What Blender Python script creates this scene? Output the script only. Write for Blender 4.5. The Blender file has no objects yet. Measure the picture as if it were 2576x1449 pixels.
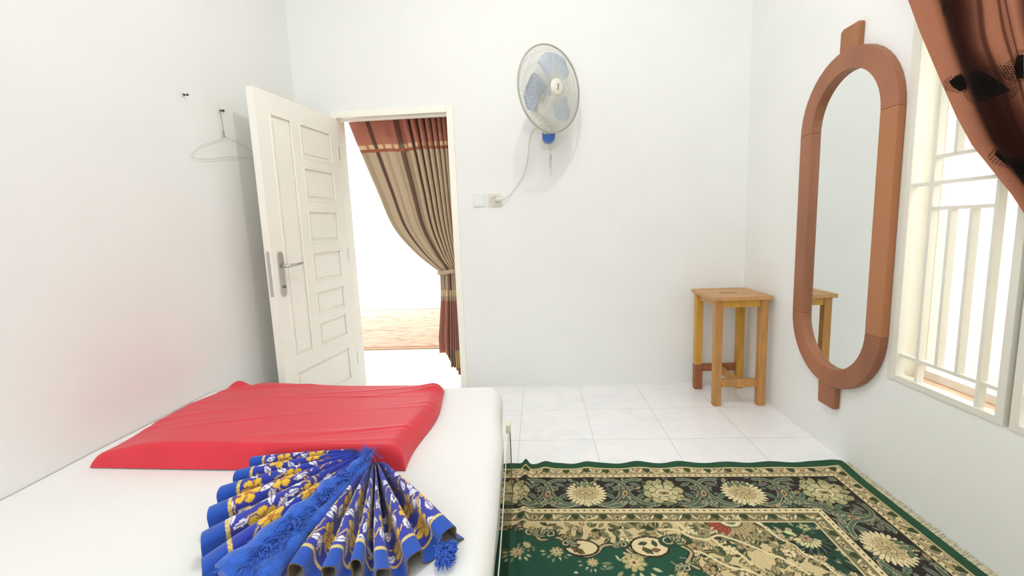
import bpy, bmesh, math, random
import numpy as np
from mathutils import Vector, Matrix

# ------------------------------------------------------------------ camera
scene = bpy.context.scene
CAM_H = 1.1479
YAW, PITCH, ROLL = -0.0601, -0.1352, -0.0392
FPX = 1117.61
def camera():
    cy, sy = math.cos(YAW), math.sin(YAW)
    f = Vector((sy*math.cos(PITCH), cy*math.cos(PITCH), math.sin(PITCH)))
    r0 = Vector((cy, -sy, 0)); u0 = r0.cross(f)
    r = r0*math.cos(ROLL)+u0*math.sin(ROLL); u = r.cross(f)
    cd = bpy.data.cameras.new('camera'); cd.sensor_width = 36; cd.sensor_fit = 'HORIZONTAL'
    cd.lens = FPX/2576*36; cd.clip_start = 0.02; cd.clip_end = 100
    co = bpy.data.objects.new('camera', cd); scene.collection.objects.link(co)
    m = Matrix((r, u, -f)).transposed().to_4x4(); m.translation = Vector((0, 0, CAM_H))
    co.matrix_world = m
    scene.camera = co
camera()
# ------------------------------------------------------------------ world, lights, exposure
WORLD_STRENGTH = 5.4
LAMP_WATTS = 33.0
scene.view_settings.view_transform = 'Standard'
scene.view_settings.look = 'None'
scene.view_settings.gamma = 1.0
scene.view_settings.use_curve_mapping = False
scene.view_settings.exposure = -0.12
w = bpy.data.worlds.new('overcast_sky'); scene.world = w; w.use_nodes = True
bg = w.node_tree.nodes['Background']; bg.inputs[0].default_value = (0.925, 0.975, 1.0, 1); bg.inputs[1].default_value = WORLD_STRENGTH
scene.cycles.use_denoising = True
scene.cycles.diffuse_bounces = 10
scene.cycles.max_bounces = 14
scene.cycles.transparent_max_bounces = 16
scene.cycles.sample_clamp_indirect = 8
def add_light(name, kind, loc, energy, col, size=0.1, sy=None, rot=(0,0,0), portal=False):
    ld = bpy.data.lights.new(name, kind); ld.energy = energy; ld.color = col
    if kind == 'AREA':
        ld.size = size
        if sy: ld.shape = 'RECTANGLE'; ld.size_y = sy
        if portal: ld.cycles.is_portal = True
    else: ld.shadow_soft_size = size
    o = bpy.data.objects.new(name, ld); o.location = loc; o.rotation_euler = rot; scene.collection.objects.link(o)
    return o
add_light('ceiling_bulb', 'POINT', (0.05, 1.35, 2.88), LAMP_WATTS, (1.0, 0.985, 0.965), 0.035)
PI = math.pi

# ------------------------------------------------------------------ helpers
C = scene.collection
def tag(o, label=None, cat=None, group=None, kind=None):
    if label: o['label'] = label
    if cat: o['category'] = cat
    if group: o['group'] = group
    if kind: o['kind'] = kind
    return o
def empty(name, loc, label=None, cat=None, group=None, kind=None, rot=(0,0,0)):
    o = bpy.data.objects.new(name, None); C.objects.link(o); o.location = loc; o.rotation_euler = rot
    o.empty_display_size = 0.05
    return tag(o, label, cat, group, kind)
def obj(name, me, mat=None, parent=None, smooth=False, loc=None, rot=None):
    if isinstance(me, MB): me = me.mesh(name)
    o = bpy.data.objects.new(name, me); C.objects.link(o)
    if mat is not None:
        for m in (mat if isinstance(mat, (list, tuple)) else [mat]): me.materials.append(m)
    if parent is not None: o.parent = parent
    if loc: o.location = loc
    if rot: o.rotation_euler = rot
    if smooth:
        for p in me.polygons: p.use_smooth = True
    return o
class MB:
    """collects shapes for ONE mesh"""
    def __init__(s): s.v = []; s.f = []
    def add(s, v, f):
        k = len(s.v); s.v += [tuple(a) for a in v]; s.f += [tuple(i+k for i in q) for q in f]; return s
    def box(s, x0, x1, y0, y1, z0, z1, bev=0.0, M=None):
        bm = bmesh.new(); bmesh.ops.create_cube(bm, size=1)
        for v in bm.verts: v.co = Vector(((x0+x1)/2+v.co.x*(x1-x0), (y0+y1)/2+v.co.y*(y1-y0), (z0+z1)/2+v.co.z*(z1-z0)))
        if bev > 0: bmesh.ops.bevel(bm, geom=bm.edges[:], offset=bev, segments=2, affect='EDGES', profile=0.5)
        if M is not None: bm.transform(M)
        bm.verts.index_update()
        s.add([v.co[:] for v in bm.verts], [[v.index for v in f.verts] for f in bm.faces]); bm.free(); return s
    def tube(s, pts, r, n=8, cap=True, closed=False, flat=1.0):
        pts = [Vector(p) for p in pts]; N = len(pts); rs = r if isinstance(r, (list, tuple)) else [r]*N
        v = []; f = []; ref = None
        for i, p in enumerate(pts):
            if closed: t = (pts[(i+1) % N]-pts[i-1])
            else: t = pts[min(i+1, N-1)]-pts[max(i-1, 0)]
            t.normalize()
            if ref is None:
                ref = Vector((0, 0, 1)) if abs(t.z) < .9 else Vector((1, 0, 0))
            a = (ref-t*ref.dot(t)).normalized(); b = t.cross(a); ref = a
            for k in range(n):
                th = 2*PI*k/n; v.append(p+a*math.cos(th)*rs[i]+b*math.sin(th)*rs[i]*flat)
        M = N if closed else N-1
        for i in range(M):
            j = (i+1) % N
            for k in range(n): f.append((i*n+k, i*n+(k+1) % n, j*n+(k+1) % n, j*n+k))
        if cap and not closed:
            f.append(tuple(range(n-1, -1, -1))); f.append(tuple((N-1)*n+k for k in range(n)))
        return s.add(v, f)
    def lathe(s, prof, n=32, M=None):
        v = []; f = []
        for (r, z) in prof:
            for k in range(n):
                a = 2*PI*k/n; v.append(Vector((r*math.cos(a), r*math.sin(a), z)))
        for i in range(len(prof)-1):
            for k in range(n): f.append((i*n+k, i*n+(k+1) % n, (i+1)*n+(k+1) % n, (i+1)*n+k))
        if prof[0][0] > 1e-5: f.append(tuple(range(n-1, -1, -1)))
        if prof[-1][0] > 1e-5: f.append(tuple((len(prof)-1)*n+k for k in range(n)))
        if M is not None: v = [M @ a for a in v]
        return s.add(v, f)
    def prism(s, outline, fn0, fn1):
        """closed outline list of 2d pts, mapped by fn0/fn1 to 3d"""
        n = len(outline); v = [fn0(*p) for p in outline]+[fn1(*p) for p in outline]
        f = [tuple(range(n-1, -1, -1)), tuple(range(n, 2*n))]+[(i, (i+1) % n, n+(i+1) % n, n+i) for i in range(n)]
        return s.add(v, f)
    def mesh(s, name):
        me = bpy.data.meshes.new(name); me.from_pydata([tuple(a) for a in s.v], [], s.f); me.update()
        bm = bmesh.new(); bm.from_mesh(me); bmesh.ops.recalc_face_normals(bm, faces=bm.faces[:]); bm.to_mesh(me); bm.free()
        return me
def grid_mesh(name, P, col=None, flip=False, smooth=True):
    """P: (ny,nx,3) numpy; optional vertex colours (ny,nx,3) in sRGB 0..255"""
    ny, nx = P.shape[:2]
    me = bpy.data.meshes.new(name)
    me.vertices.add(ny*nx); me.vertices.foreach_set('co', P.reshape(-1).astype(np.float32))
    a = (np.arange(ny-1)[:, None]*nx+np.arange(nx-1)[None, :]).reshape(-1)
    q = np.stack([a, a+1, a+nx+1, a+nx], 1)
    if flip: q = q[:, ::-1]
    nf = len(q)
    me.loops.add(nf*4); me.loops.foreach_set('vertex_index', q.reshape(-1).astype(np.int32))
    me.polygons.add(nf); me.polygons.foreach_set('loop_start', (np.arange(nf)*4).astype(np.int32))
    me.polygons.foreach_set('use_smooth', np.full(nf, smooth))
    me.update(calc_edges=True); me.validate()
    if col is not None:
        c = np.clip(col.reshape(-1, 3)/255., 0, 1)
        c = np.where(c <= .04045, c/12.92, ((c+.055)/1.055)**2.4)
        at = me.color_attributes.new('weave', 'FLOAT_COLOR', 'POINT')
        at.data.foreach_set('color', np.concatenate([c, np.ones((len(c), 1))], 1).reshape(-1).astype(np.float32))
    return me
def srgb(r, g, b):
    return tuple(((x/255)/12.92 if x/255 <= .04045 else ((x/255+.055)/1.055)**2.4) for x in (r, g, b))+(1,)
def material(name, col, rough=0.6, metal=0.0, noise=None, bump=None, spec=0.5, sheen=0.0, attr=None, coat=0.0, trans=0.0):
    """noise=(scale, amount, stretch xyz) varies the base colour; bump=(scale,strength,dist)"""
    m = bpy.data.materials.new(name); m.use_nodes = True; nt = m.node_tree; N = nt.nodes; L = nt.links
    b = N['Principled BSDF']
    b.inputs['Base Color'].default_value = srgb(*col) if max(col) > 1.001 else (*col, 1)
    b.inputs['Roughness'].default_value = rough; b.inputs['Metallic'].default_value = metal
    b.inputs['Specular IOR Level'].default_value = spec; b.inputs['Sheen Weight'].default_value = sheen
    b.inputs['Coat Weight'].default_value = coat; b.inputs['Transmission Weight'].default_value = trans
    tc = N.new('ShaderNodeTexCoord')
    src = None
    if attr:
        a = N.new('ShaderNodeAttribute'); a.attribute_name = attr; src = a.outputs['Color']
    if noise:
        mp = N.new('ShaderNodeMapping'); mp.inputs['Scale'].default_value = noise[2] if len(noise) > 2 else (1, 1, 1)
        n = N.new('ShaderNodeTexNoise'); n.inputs['Scale'].default_value = noise[0]; n.inputs['Detail'].default_value = 5
        L.new(tc.outputs['Object'], mp.inputs[0]); L.new(mp.outputs[0], n.inputs['Vector'])
        mr = N.new('ShaderNodeMapRange'); mr.inputs['From Min'].default_value = .3; mr.inputs['From Max'].default_value = .7
        mr.inputs['To Min'].default_value = 1-noise[1]; mr.inputs['To Max'].default_value = 1+noise[1]*.4
        L.new(n.outputs['Fac'], mr.inputs[0])
        mx = N.new('ShaderNodeMix'); mx.data_type = 'RGBA'; mx.blend_type = 'MULTIPLY'; mx.inputs[0].default_value = 1
        if src: L.new(src, mx.inputs[6])
        else: mx.inputs[6].default_value = b.inputs['Base Color'].default_value
        L.new(mr.outputs[0], mx.inputs[7]); src = mx.outputs[2]
    if src: L.new(src, b.inputs['Base Color'])
    if bump:
        n2 = N.new('ShaderNodeTexNoise'); n2.inputs['Scale'].default_value = bump[0]; n2.inputs['Detail'].default_value = 4
        L.new(tc.outputs['Object'], n2.inputs['Vector'])
        bp = N.new('ShaderNodeBump'); bp.inputs['Strength'].default_value = bump[1]; bp.inputs['Distance'].default_value = bump[2]
        L.new(n2.outputs['Fac'], bp.inputs['Height']); L.new(bp.outputs[0], b.inputs['Normal'])
    return m
def smoothstep(a, b, x):
    t = np.clip((x-a)/(b-a), 0, 1); return t*t*(3-2*t)
def catmull(P, n=12):
    P = np.array(P, float); Q = np.vstack([2*P[0]-P[1], P, 2*P[-1]-P[-2]]); out = []
    for i in range(1, len(Q)-2):
        t = np.linspace(0, 1, n, endpoint=False)[:, None]
        a, b, c, d = Q[i-1], Q[i], Q[i+1], Q[i+2]
        out.append(.5*(2*b+(c-a)*t+(2*a-5*b+4*c-d)*t**2+(-a+3*b-3*c+d)*t**3))
    out.append(P[-1][None]); return np.vstack(out)

# ---- a tiny painter that colours woven patterns on the vertices of a cloth
class Weave:
    def __init__(s, U, V, base):
        s.U = U.reshape(-1); s.V = V.reshape(-1); s.c = np.tile(np.array(base, float), (len(s.U), 1)); s.mask = None
        s.order = np.argsort(s.U, kind='stable'); s.Us = s.U[s.order]
    def near(s, u0, u1, v0, v1):
        i0, i1 = np.searchsorted(s.Us, (u0, u1)); i = s.order[i0:i1]; vv = s.V[i]
        i = i[(vv > v0) & (vv < v1)]
        if s.mask is not None: i = i[s.mask[i]]
        return i
    def put(s, i, m, col): s.c[i[m]] = col
    def ellipse(s, cu, cv, a, b, ang, col, out=None, ow=.003):
        R = max(a, b)+ow; i = s.near(cu-R, cu+R, cv-R, cv+R)
        if not len(i): return
        du = s.U[i]-cu; dv = s.V[i]-cv; ca, sa = math.cos(ang), math.sin(ang)
        p = du*ca+dv*sa; q = -du*sa+dv*ca
        if out is not None: s.put(i, (p/(a+ow))**2+(q/(b+ow))**2 < 1, out)
        s.put(i, (p/a)**2+(q/b)**2 < 1, col)
    def leaf(s, cu, cv, L, w, ang, col, out=None, vein=None, ow=.0025):
        R = L+ow; i = s.near(cu-R, cu+R, cv-R, cv+R)
        if not len(i): return
        du = s.U[i]-cu; dv = s.V[i]-cv; ca, sa = math.cos(ang), math.sin(ang)
        p = (du*ca+dv*sa)/L; q = -du*sa+dv*ca
        h = w*np.clip(1-np.abs(p)**1.6, 0, 1)*(1-.3*p)
        ins = np.abs(p) < 1
        if out is not None: s.put(i, (np.abs(p) < 1+ow/L) & (np.abs(q) < h+ow), out)
        s.put(i, ins & (np.abs(q) < h), col)
        if vein is not None: s.put(i, ins & (np.abs(q) < .0013+0*h) & (np.abs(p) < .8), vein)
    def flower(s, cu, cv, r, n, col, cen, out=None, rot=0, inner=None, depth=.35, ow=.003, sq=1.0):
        R = (r+ow)*max(1, 1/sq); i = s.near(cu-R, cu+R, cv-R, cv+R)
        if not len(i): return
        du = s.U[i]-cu; dv = (s.V[i]-cv)*sq; rr = np.hypot(du, dv); th = np.arctan2(dv, du)+rot
        lob = np.abs(np.cos(n*th/2)); e = r*(1-depth+depth*lob**.7)
        if out is not None: s.put(i, rr < e+ow, out)
        s.put(i, rr < e, col)
        if out is not None: s.put(i, (lob < .22) & (rr < e) & (rr > .3*r), out)
        if inner is not None: s.put(i, rr < e*.62, inner)
        s.put(i, rr < r*.26, cen)
    def stroke(s, pts, w, col, out=None, ow=.003, n=12, taper=False):
        P = catmull(pts, n)
        if out is not None: s.stroke(pts, w+ow*2, out, n=n, taper=taper)
        m = len(P)-1
        for k in range(m):
            ww = w*(1-.75*k/m) if taper else w
            a, b = P[k], P[k+1]; h = ww/2
            i = s.near(min(a[0], b[0])-h, max(a[0], b[0])+h, min(a[1], b[1])-h, max(a[1], b[1])+h)
            if not len(i): continue
            d = b-a; L2 = d@d+1e-12
            t = np.clip(((s.U[i]-a[0])*d[0]+(s.V[i]-a[1])*d[1])/L2, 0, 1)
            s.put(i, np.hypot(s.U[i]-a[0]-t*d[0], s.V[i]-a[1]-t*d[1]) < h, col)
    def poly(s, pts, col):
        P = np.array(pts); i = s.near(P[:, 0].min(), P[:, 0].max(), P[:, 1].min(), P[:, 1].max())
        if not len(i): return i
        x, y = s.U[i], s.V[i]; ins = np.zeros(len(i), bool); j = len(P)-1
        for k in range(len(P)):
            x1, y1, x2, y2 = P[k][0], P[k][1], P[j][0], P[j][1]
            if y1 != y2: ins ^= ((y1 > y) != (y2 > y)) & (x < (x2-x1)*(y-y1)/(y2-y1)+x1)
            j = k
        s.c[i[ins]] = col; return i[ins]
    def get(s, shape): return s.c.reshape(*shape, 3)

# ------------------------------------------------------------------ room measures
XL, XR, YB, YF, ZC = -1.63, 1.4066, 3.1052, -1.5, 3.1
DX0, DX1, DZ = -1.345, -0.583, 1.935      # door opening
WY0, WY1, WZ0, WZ1 = 0.458, 1.805, 0.487, 1.985   # window hole in the right wall
TH = 0.15
wall_m = material('painted_wall', (236, 237, 235), 0.75, noise=(3.0, .02), bump=(60, .05, .002), spec=.25)
ceil_m = material('painted_ceiling', (238, 239, 238), 0.8)
cream_m = material('cream_paint', (245, 242, 232), 0.38, noise=(4, .03))
frame_m = material('window_paint', (224, 221, 210), 0.42, noise=(4, .03))
def floor_material():
    m = bpy.data.materials.new('ceramic_tile'); m.use_nodes = True; N = m.node_tree.nodes; L = m.node_tree.links
    b = N['Principled BSDF']; b.inputs['Roughness'].default_value = .16; b.inputs['Specular IOR Level'].default_value = .5
    tc = N.new('ShaderNodeTexCoord'); mp = N.new('ShaderNodeMapping')
    mp.inputs['Location'].default_value = (0.1287-.0, -2.2782, 0)
    br = N.new('ShaderNodeTexBrick'); br.offset = 0; br.inputs['Scale'].default_value = 1
    br.inputs['Brick Width'].default_value = .4; br.inputs['Row Height'].default_value = .4
    br.inputs['Mortar Size'].default_value = .0028; br.inputs['Mortar Smooth'].default_value = .3
    br.inputs['Color1'].default_value = srgb(246, 246, 247); br.inputs['Color2'].default_value = srgb(247, 247, 248)
    br.inputs['Mortar'].default_value = srgb(222, 222, 218)
    L.new(tc.outputs['Object'], mp.inputs[0]); L.new(mp.outputs[0], br.inputs['Vector'])
    n = N.new('ShaderNodeTexNoise'); n.inputs['Scale'].default_value = 5; n.inputs['Detail'].default_value = 8; n.inputs['Distortion'].default_value = 1.5
    L.new(tc.outputs['Object'], n.inputs['Vector'])
    cr = N.new('ShaderNodeValToRGB'); cr.color_ramp.elements[0].position = .42; cr.color_ramp.elements[0].color = (1, 1, 1, 1)
    cr.color_ramp.elements[1].position = .75; cr.color_ramp.elements[1].color = (.93, .94, .96, 1)
    L.new(n.outputs['Fac'], cr.inputs[0])
    mx = N.new('ShaderNodeMix'); mx.data_type = 'RGBA'; mx.blend_type = 'MULTIPLY'; mx.inputs[0].default_value = 1
    L.new(br.outputs['Color'], mx.inputs[6]); L.new(cr.outputs[0], mx.inputs[7]); L.new(mx.outputs[2], b.inputs['Base Color'])
    return m
tile_m = floor_material()

def structure(name, mb, mat, parent=None):
    o = obj(name, mb, mat, parent)
    if parent is None: o['kind'] = 'structure'
    return o
structure('floor', MB().box(XL-TH, XR+TH, YF-TH, YB+.12, -.1, 0), tile_m)
structure('ceiling', MB().box(XL-TH, XR+TH, YF-TH, YB+.12, ZC, ZC+.1), ceil_m)
structure('wall_left', MB().box(XL-TH, XL, YF-TH, YB+.12, 0, ZC), wall_m)
mb = MB(); mb.box(XL, DX0-.04, YB, YB+.12, 0, ZC); mb.box(DX1+.04, XR, YB, YB+.12, 0, ZC); mb.box(DX0-.04, DX1+.04, YB, YB+.12, DZ+.04, ZC)
structure('wall_back', mb, wall_m)
mb = MB(); mb.box(XR, XR+TH, YF-TH, WY0, 0, ZC); mb.box(XR, XR+TH, WY1, YB+.12, 0, ZC)
mb.box(XR, XR+TH, WY0, WY1, 0, WZ0); mb.box(XR, XR+TH, WY0, WY1, WZ1, ZC)
structure('wall_right', mb, wall_m)
# rear wall behind the camera, with a wide opening added for flat frontal light
FILL_GAP = (-1.45, .1, .9, 2.4)
mb = MB(); mb.box(XL, FILL_GAP[0], YF-TH, YF, 0, ZC); mb.box(FILL_GAP[1], XR, YF-TH, YF, 0, ZC)
mb.box(FILL_GAP[0], FILL_GAP[1], YF-TH, YF, 0, FILL_GAP[2]); mb.box(FILL_GAP[0], FILL_GAP[1], YF-TH, YF, FILL_GAP[3], ZC)
structure('wall_front', mb, wall_m)
# next room beyond the doorway
NX0, NX1, NY1 = -4.2, .6, 6.75
structure('floor_far', MB().box(NX0, NX1, YB+.12, NY1+.15, -.1, 0), tile_m)
structure('ceiling_far', MB().box(NX0, NX1, YB+.12, NY1, ZC, ZC+.1), ceil_m)
structure('wall_far_right', MB().box(NX1, NX1+.1, YB+.12, NY1, 0, ZC), wall_m)
mb = MB(); mb.box(-1.3, NX1, NY1, NY1+.15, 0, ZC); mb.box(NX0, -1.3, NY1, NY1+.15, 2.45, ZC)
mb.box(NX0, -3.6, NY1, NY1+.15, 0, 2.45)
structure('wall_far_back', mb, wall_m)
mb = MB(); mb.box(NX0-.1, NX0, YB+.12, 4.2, 0, ZC); mb.box(NX0-.1, NX0, 5.6, NY1, 0, ZC); mb.box(NX0-.1, NX0, 4.2, 5.6, 2.1, ZC); mb.box(NX0-.1, NX0, 4.2, 5.6, 0, .9)
structure('wall_far_left', mb, wall_m)
structure('wall_far_front', MB().box(NX0, XL-TH, YB, YB+.12, 0, ZC), wall_m)

# ------------------------------------------------------------------ door
door = empty('door_1', (DX0, YB, 0), kind='structure')
def in_parent(o, parent):
    o.parent = parent; o.matrix_parent_inverse = Matrix.Translation(-Vector(parent.location)); return o
mb = MB()
mb.box(DX0-.04, DX0, YB-.012, YB+.125, 0, DZ+.04, .003)
mb.box(DX1, DX1+.045, YB-.012, YB+.125, 0, DZ+.04, .003)
mb.box(DX0, DX1, YB-.012, YB+.125, DZ, DZ+.045, .003)
mb.box(DX0, DX1, YB+.05, YB+.065, DZ-.012, DZ)
mb.box(DX1-.012, DX1, YB+.05, YB+.065, 0, DZ)
in_parent(obj('door_frame', mb, cream_m), door)
# leaf: local x = along the leaf from hinge to free edge, local y = thickness (0 faces the room), z up
LW, LT, LH = .757, .042, 1.925
hinge = Vector((DX0+.004, YB-.02, 0))
free = Vector((-1.437, 2.352, 0))
dirx = (free-hinge).normalized(); diry = Vector((dirx.y, -dirx.x, 0))   # towards the left wall side
if diry.x > 0: diry = -diry
ML = Matrix((dirx, diry, Vector((0, 0, 1)))).transposed().to_4x4(); ML.translation = hinge
def leaf_mesh():
    mb = MB()
    # panels: list of (x0,x1,z0,z1), coordinate measured from the free edge
    st = .105
    pans = [(.60-.0, LW-.105+.03-.03, 0, 0)]
    pans = []
    a0, a1 = LW-.105-.175, LW-.105            # tall narrow panel at the lock side
    pans.append((a0, a1, .44, LH-.11))
    b0, b1 = .085, a0-.075
    zs = [.44, .675, .945, 1.18, 1.43, 1.62]
    ht = .19
    tops = [LH-.11, 1.56, 1.30, 1.045, .80, .60]
    hs = [.20, .20, .20, .195, .155, .16]
    for t, h in zip(tops, hs): pans.append((b0, b1, t-h, t))
    pans.append((b0, a1, .12, .36))
    # core slab
    mb.box(0, LW, .010, LT-.010, 0.008, LH)
    # stiles and rails raised on both faces: cover everything except the panels
    xs = sorted(set([0, LW]+[p[0] for p in pans]+[p[1] for p in pans])); zz = sorted(set([.008, LH]+[p[2] for p in pans]+[p[3] for p in pans]))
    for (ya, yb) in ((0, .010), (LT-.010, LT)):
        for i in range(len(xs)-1):
            run = None
            for j in range(len(zz)-1):
                cx, cz = (xs[i]+xs[i+1])/2, (zz[j]+zz[j+1])/2
                inside = any(p[0] < cx < p[1] and p[2] < cz < p[3] for p in pans)
                if not inside:
                    if run is None: run = zz[j]
                if inside or j == len(zz)-2:
                    if run is not None:
                        mb.box(xs[i], xs[i+1], ya, yb, run, zz[j] if inside else zz[j+1]); run = None
        # raised fielded panel + moulding bead
        for (x0, x1, z0, z1) in pans:
            y0, y1 = (.004, .011) if ya == 0 else (LT-.011, LT-.004)
            mb.box(x0+.028, x1-.028, y0, y1, z0+.028, z1-.028, .003)
            yb0, yb1 = (-.003, .008) if ya == 0 else (LT-.008, LT+.003)
            for q in ((x0-.004, x0+.008, z0-.004, z1+.004), (x1-.008, x1+.004, z0-.004, z1+.004), (x0+.008, x1-.008, z0-.004, z0+.008), (x0+.008, x1-.008, z1-.008, z1+.004)):
                mb.box(q[0], q[1], yb0, yb1, q[2], q[3], .002)
    return mb
leaf_e = obj('door_leaf', leaf_mesh(), cream_m); leaf_e.matrix_world = ML
leaf_e.parent = door; leaf_e.matrix_parent_inverse = Matrix.Translation(-Vector(door.location))
chrome = material('brushed_steel', (200, 200, 198), .28, 1.0)
dark_steel = material('dull_steel', (150, 148, 142), .4, 1.0)
def on_leaf(name, mb, mat, smooth=False):
    o = obj(name, mb, mat, leaf_e, smooth); return o
HZ = .985
for side, y in (('front', 0), ('back', LT)):
    s = -1 if y == 0 else 1
    mb = MB(); n = 10; out = []
    w2, h2 = .021, .125
    for k in range(n+1): a = PI*k/n; out.append((w2*math.cos(a), h2-w2+w2*math.sin(a)))
    for k in range(n+1): a = PI+PI*k/n; out.append((w2*math.cos(a), -h2+w2+w2*math.sin(a)))
    cx = LW-.062
    mb.prism(out, lambda a, b: (cx+a, y, HZ-.045+b), lambda a, b: (cx+a, y+s*.008, HZ-.045+b))
    on_leaf('escutcheon_plate', mb, chrome)
    mb = MB()
    mb.tube([(cx, y+s*.004, HZ), (cx, y+s*.045, HZ), (cx-.012, y+s*.055, HZ), (cx-.06, y+s*.057, HZ+.001), (cx-.11, y+s*.055, HZ+.006), (cx-.125, y+s*.052, HZ+.008)], [.010, .010, .010, .009, .009, .006], 12)
    on_leaf('lever_handle', mb, chrome, True)
    mb = MB(); mb.tube([(cx, y+s*.007, HZ-.115), (cx, y+s*.016, HZ-.115)], .008, 14); mb.box(cx-.002, cx+.002, y+s*.016, y+s*.02, HZ-.124, HZ-.108)
    on_leaf('lock_cylinder', mb, dark_steel)
mb = MB(); mb.box(LW-.001, LW+.0015, .011, .031, HZ-.165, HZ+.085, .0005); mb.box(LW+.001, LW+.006, .016, .026, HZ-.01, HZ+.012)
on_leaf('lock_strip', mb, material('satin_strip', (196, 194, 184), .5, .5))
mb = MB()
for z in (.25, 1.0, 1.7): mb.tube([(-.006, .004, z-.045), (-.006, .004, z+.045)], .006, 10)
on_leaf('hinge_set', mb, chrome)

# ------------------------------------------------------------------ window in the right wall
win = empty('window_1', (XR, WY1, WZ0), kind='structure')
def part_w(name, mb, mat, parent, **k): return in_parent(obj(name, mb, mat, **k), parent)
fd = .045    # frame width
def casement_ys(): return [(1.805, 1.368), (1.350, .913), (.895, .458)]
bars = MB(); grille_frames = []
mb = MB()   # fixed outer frame lining the reveal
mb.box(XR-.004, XR+TH, WY1-.004, WY1+.018, WZ0-.004, WZ1+.02); mb.box(XR-.004, XR+TH, WY0-.018, WY0+.004, WZ0-.004, WZ1+.02)
mb.box(XR-.004, XR+TH, WY0, WY1, WZ1-.004, WZ1+.02)
for a, b in zip(casement_ys()[:-1], casement_ys()[1:]): mb.box(XR+.035, XR+TH, b[0]-.022, a[1]+.022, WZ0, WZ1)
part_w('frame', mb, frame_m, win)
part_w('sill', MB().box(XR+.03, XR+TH+.22, WY0, WY1, WZ0-.05, WZ0+.012, .004), material('terracotta_sill', (238, 200, 170), .6, noise=(9, .2)), win)
glass_m = bpy.data.materials.new('clear_glass'); glass_m.use_nodes = True
def thin_glass(m, tint, fac, rough=.02):
    N = m.node_tree.nodes; L = m.node_tree.links; N.clear()
    o = N.new('ShaderNodeOutputMaterial'); t = N.new('ShaderNodeBsdfTransparent'); g = N.new('ShaderNodeBsdfGlossy'); x = N.new('ShaderNodeMixShader')
    t.inputs[0].default_value = tint; g.inputs['Roughness'].default_value = rough; x.inputs[0].default_value = fac
    L.new(t.outputs[0], x.inputs[1]); L.new(g.outputs[0], x.inputs[2]); L.new(x.outputs[0], o.inputs[0])
thin_glass(glass_m, (.97, .98, .97, 1), .06)
for (ya, yb) in casement_ys():
    X0, X1 = XR+.095, XR+.130
    mb = MB(); a, b = ya-.008, yb+.008
    for q in ((a-.03, a, WZ0+.012, WZ1-.01), (b, b+.03, WZ0+.012, WZ1-.01)): mb.box(X0, X1, q[0], q[1], q[2], q[3], .003)
    mb.box(X0, X1, b+.03, a-.03, WZ0+.012, WZ0+.045, .003); mb.box(X0, X1, b+.03, a-.03, WZ1-.045, WZ1-.01, .003)
    sash = part_w('sash', mb, frame_m, win)
    gp = in_parent(obj('pane', MB().box(X0+.014, X0+.018, b+.03, a-.03, WZ0+.045, WZ1-.045), glass_m), win)
# grilles (one welded panel per casement) are things of their own
def grille(ya, yb, label):
    w0 = .026; t = .012
    e = empty('window_grille', (XR, ya, WZ0), label, 'window grille', 'window grilles')
    mb = MB(); X0, X1 = XR-.006, XR+.030
    zt = WZ1
    mb.box(X0, X1, ya-w0, ya, WZ0, zt, .002); mb.box(X0, X1, yb, yb+w0, WZ0, zt, .002)
    mb.box(X0, X1, yb+w0, ya-w0, WZ0, WZ0+.024, .002); mb.box(X0, X1, yb+w0, ya-w0, zt-.024, zt, .002)
    in_parent(obj('grille_frame', mb, frame_m), e)
    W = ya-yb; mb = MB()
    x0, x1 = XR+.002, XR+.026
    v1, v4 = ya-.110, yb+.095; v2 = v1-(v1-v4)/3; v3 = v1-2*(v1-v4)/3
    for v in (v1, v4): mb.box(x0, x1, v-t/2, v+t/2, WZ0+.02, zt-.02)
    for v in (v2, v3):
        mb.box(x0, x1, v-t/2, v+t/2, .592, 1.152); mb.box(x0, x1, v-t/2, v+t/2, 1.340, 1.90)
    for z in (.592, 1.900): mb.box(x0+.003, x1-.003, yb+w0-.002, ya-w0+.002, z-t/2, z+t/2)
    for z in (1.246,): mb.box(x0+.003, x1-.003, yb+w0-.002, ya-w0+.002, z-t/2, z+t/2)
    for z in (1.157, 1.336): mb.box(x0+.003, x1-.003, v4, v1, z-t/2, z+t/2)
    in_parent(obj('bar_lattice', mb, frame_m), e)
cs = casement_ys()
grille(*cs[0], 'white barred grille panel nearest the mirror, in the right wall window')
grille(*cs[1], 'white barred grille panel at the right photo edge, mostly behind the brown curtain')
# outside: pale fence panels and ground
fence_m = material('pale_fence', (249, 246, 238), .7)
e = empty('garden_wall', (2.6, 1.2, 0), 'pale cream slatted wall outside the barred window', 'outdoor wall')
mb = MB()
y = -1.5
random.seed(2)
while y < 6.0:
    wd = random.choice((.16, .2, .12)); mb.box(2.60-(.03 if int(y*10) % 2 else 0), 2.66, y, y+wd-.008, 0, 2.05); y += wd
in_parent(obj('slat_panel', mb, fence_m), e)
in_parent(obj('coping', MB().box(2.56, 2.72, -1.5, 6.0, 2.05, 2.1, .005), fence_m), e)
ground = structure('floor_outside', MB().box(XR+TH, 8.5, -3.5, 6.0, -.12, -.02), material('pale_paving', (226, 205, 184), .8, noise=(6, .1)))

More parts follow.
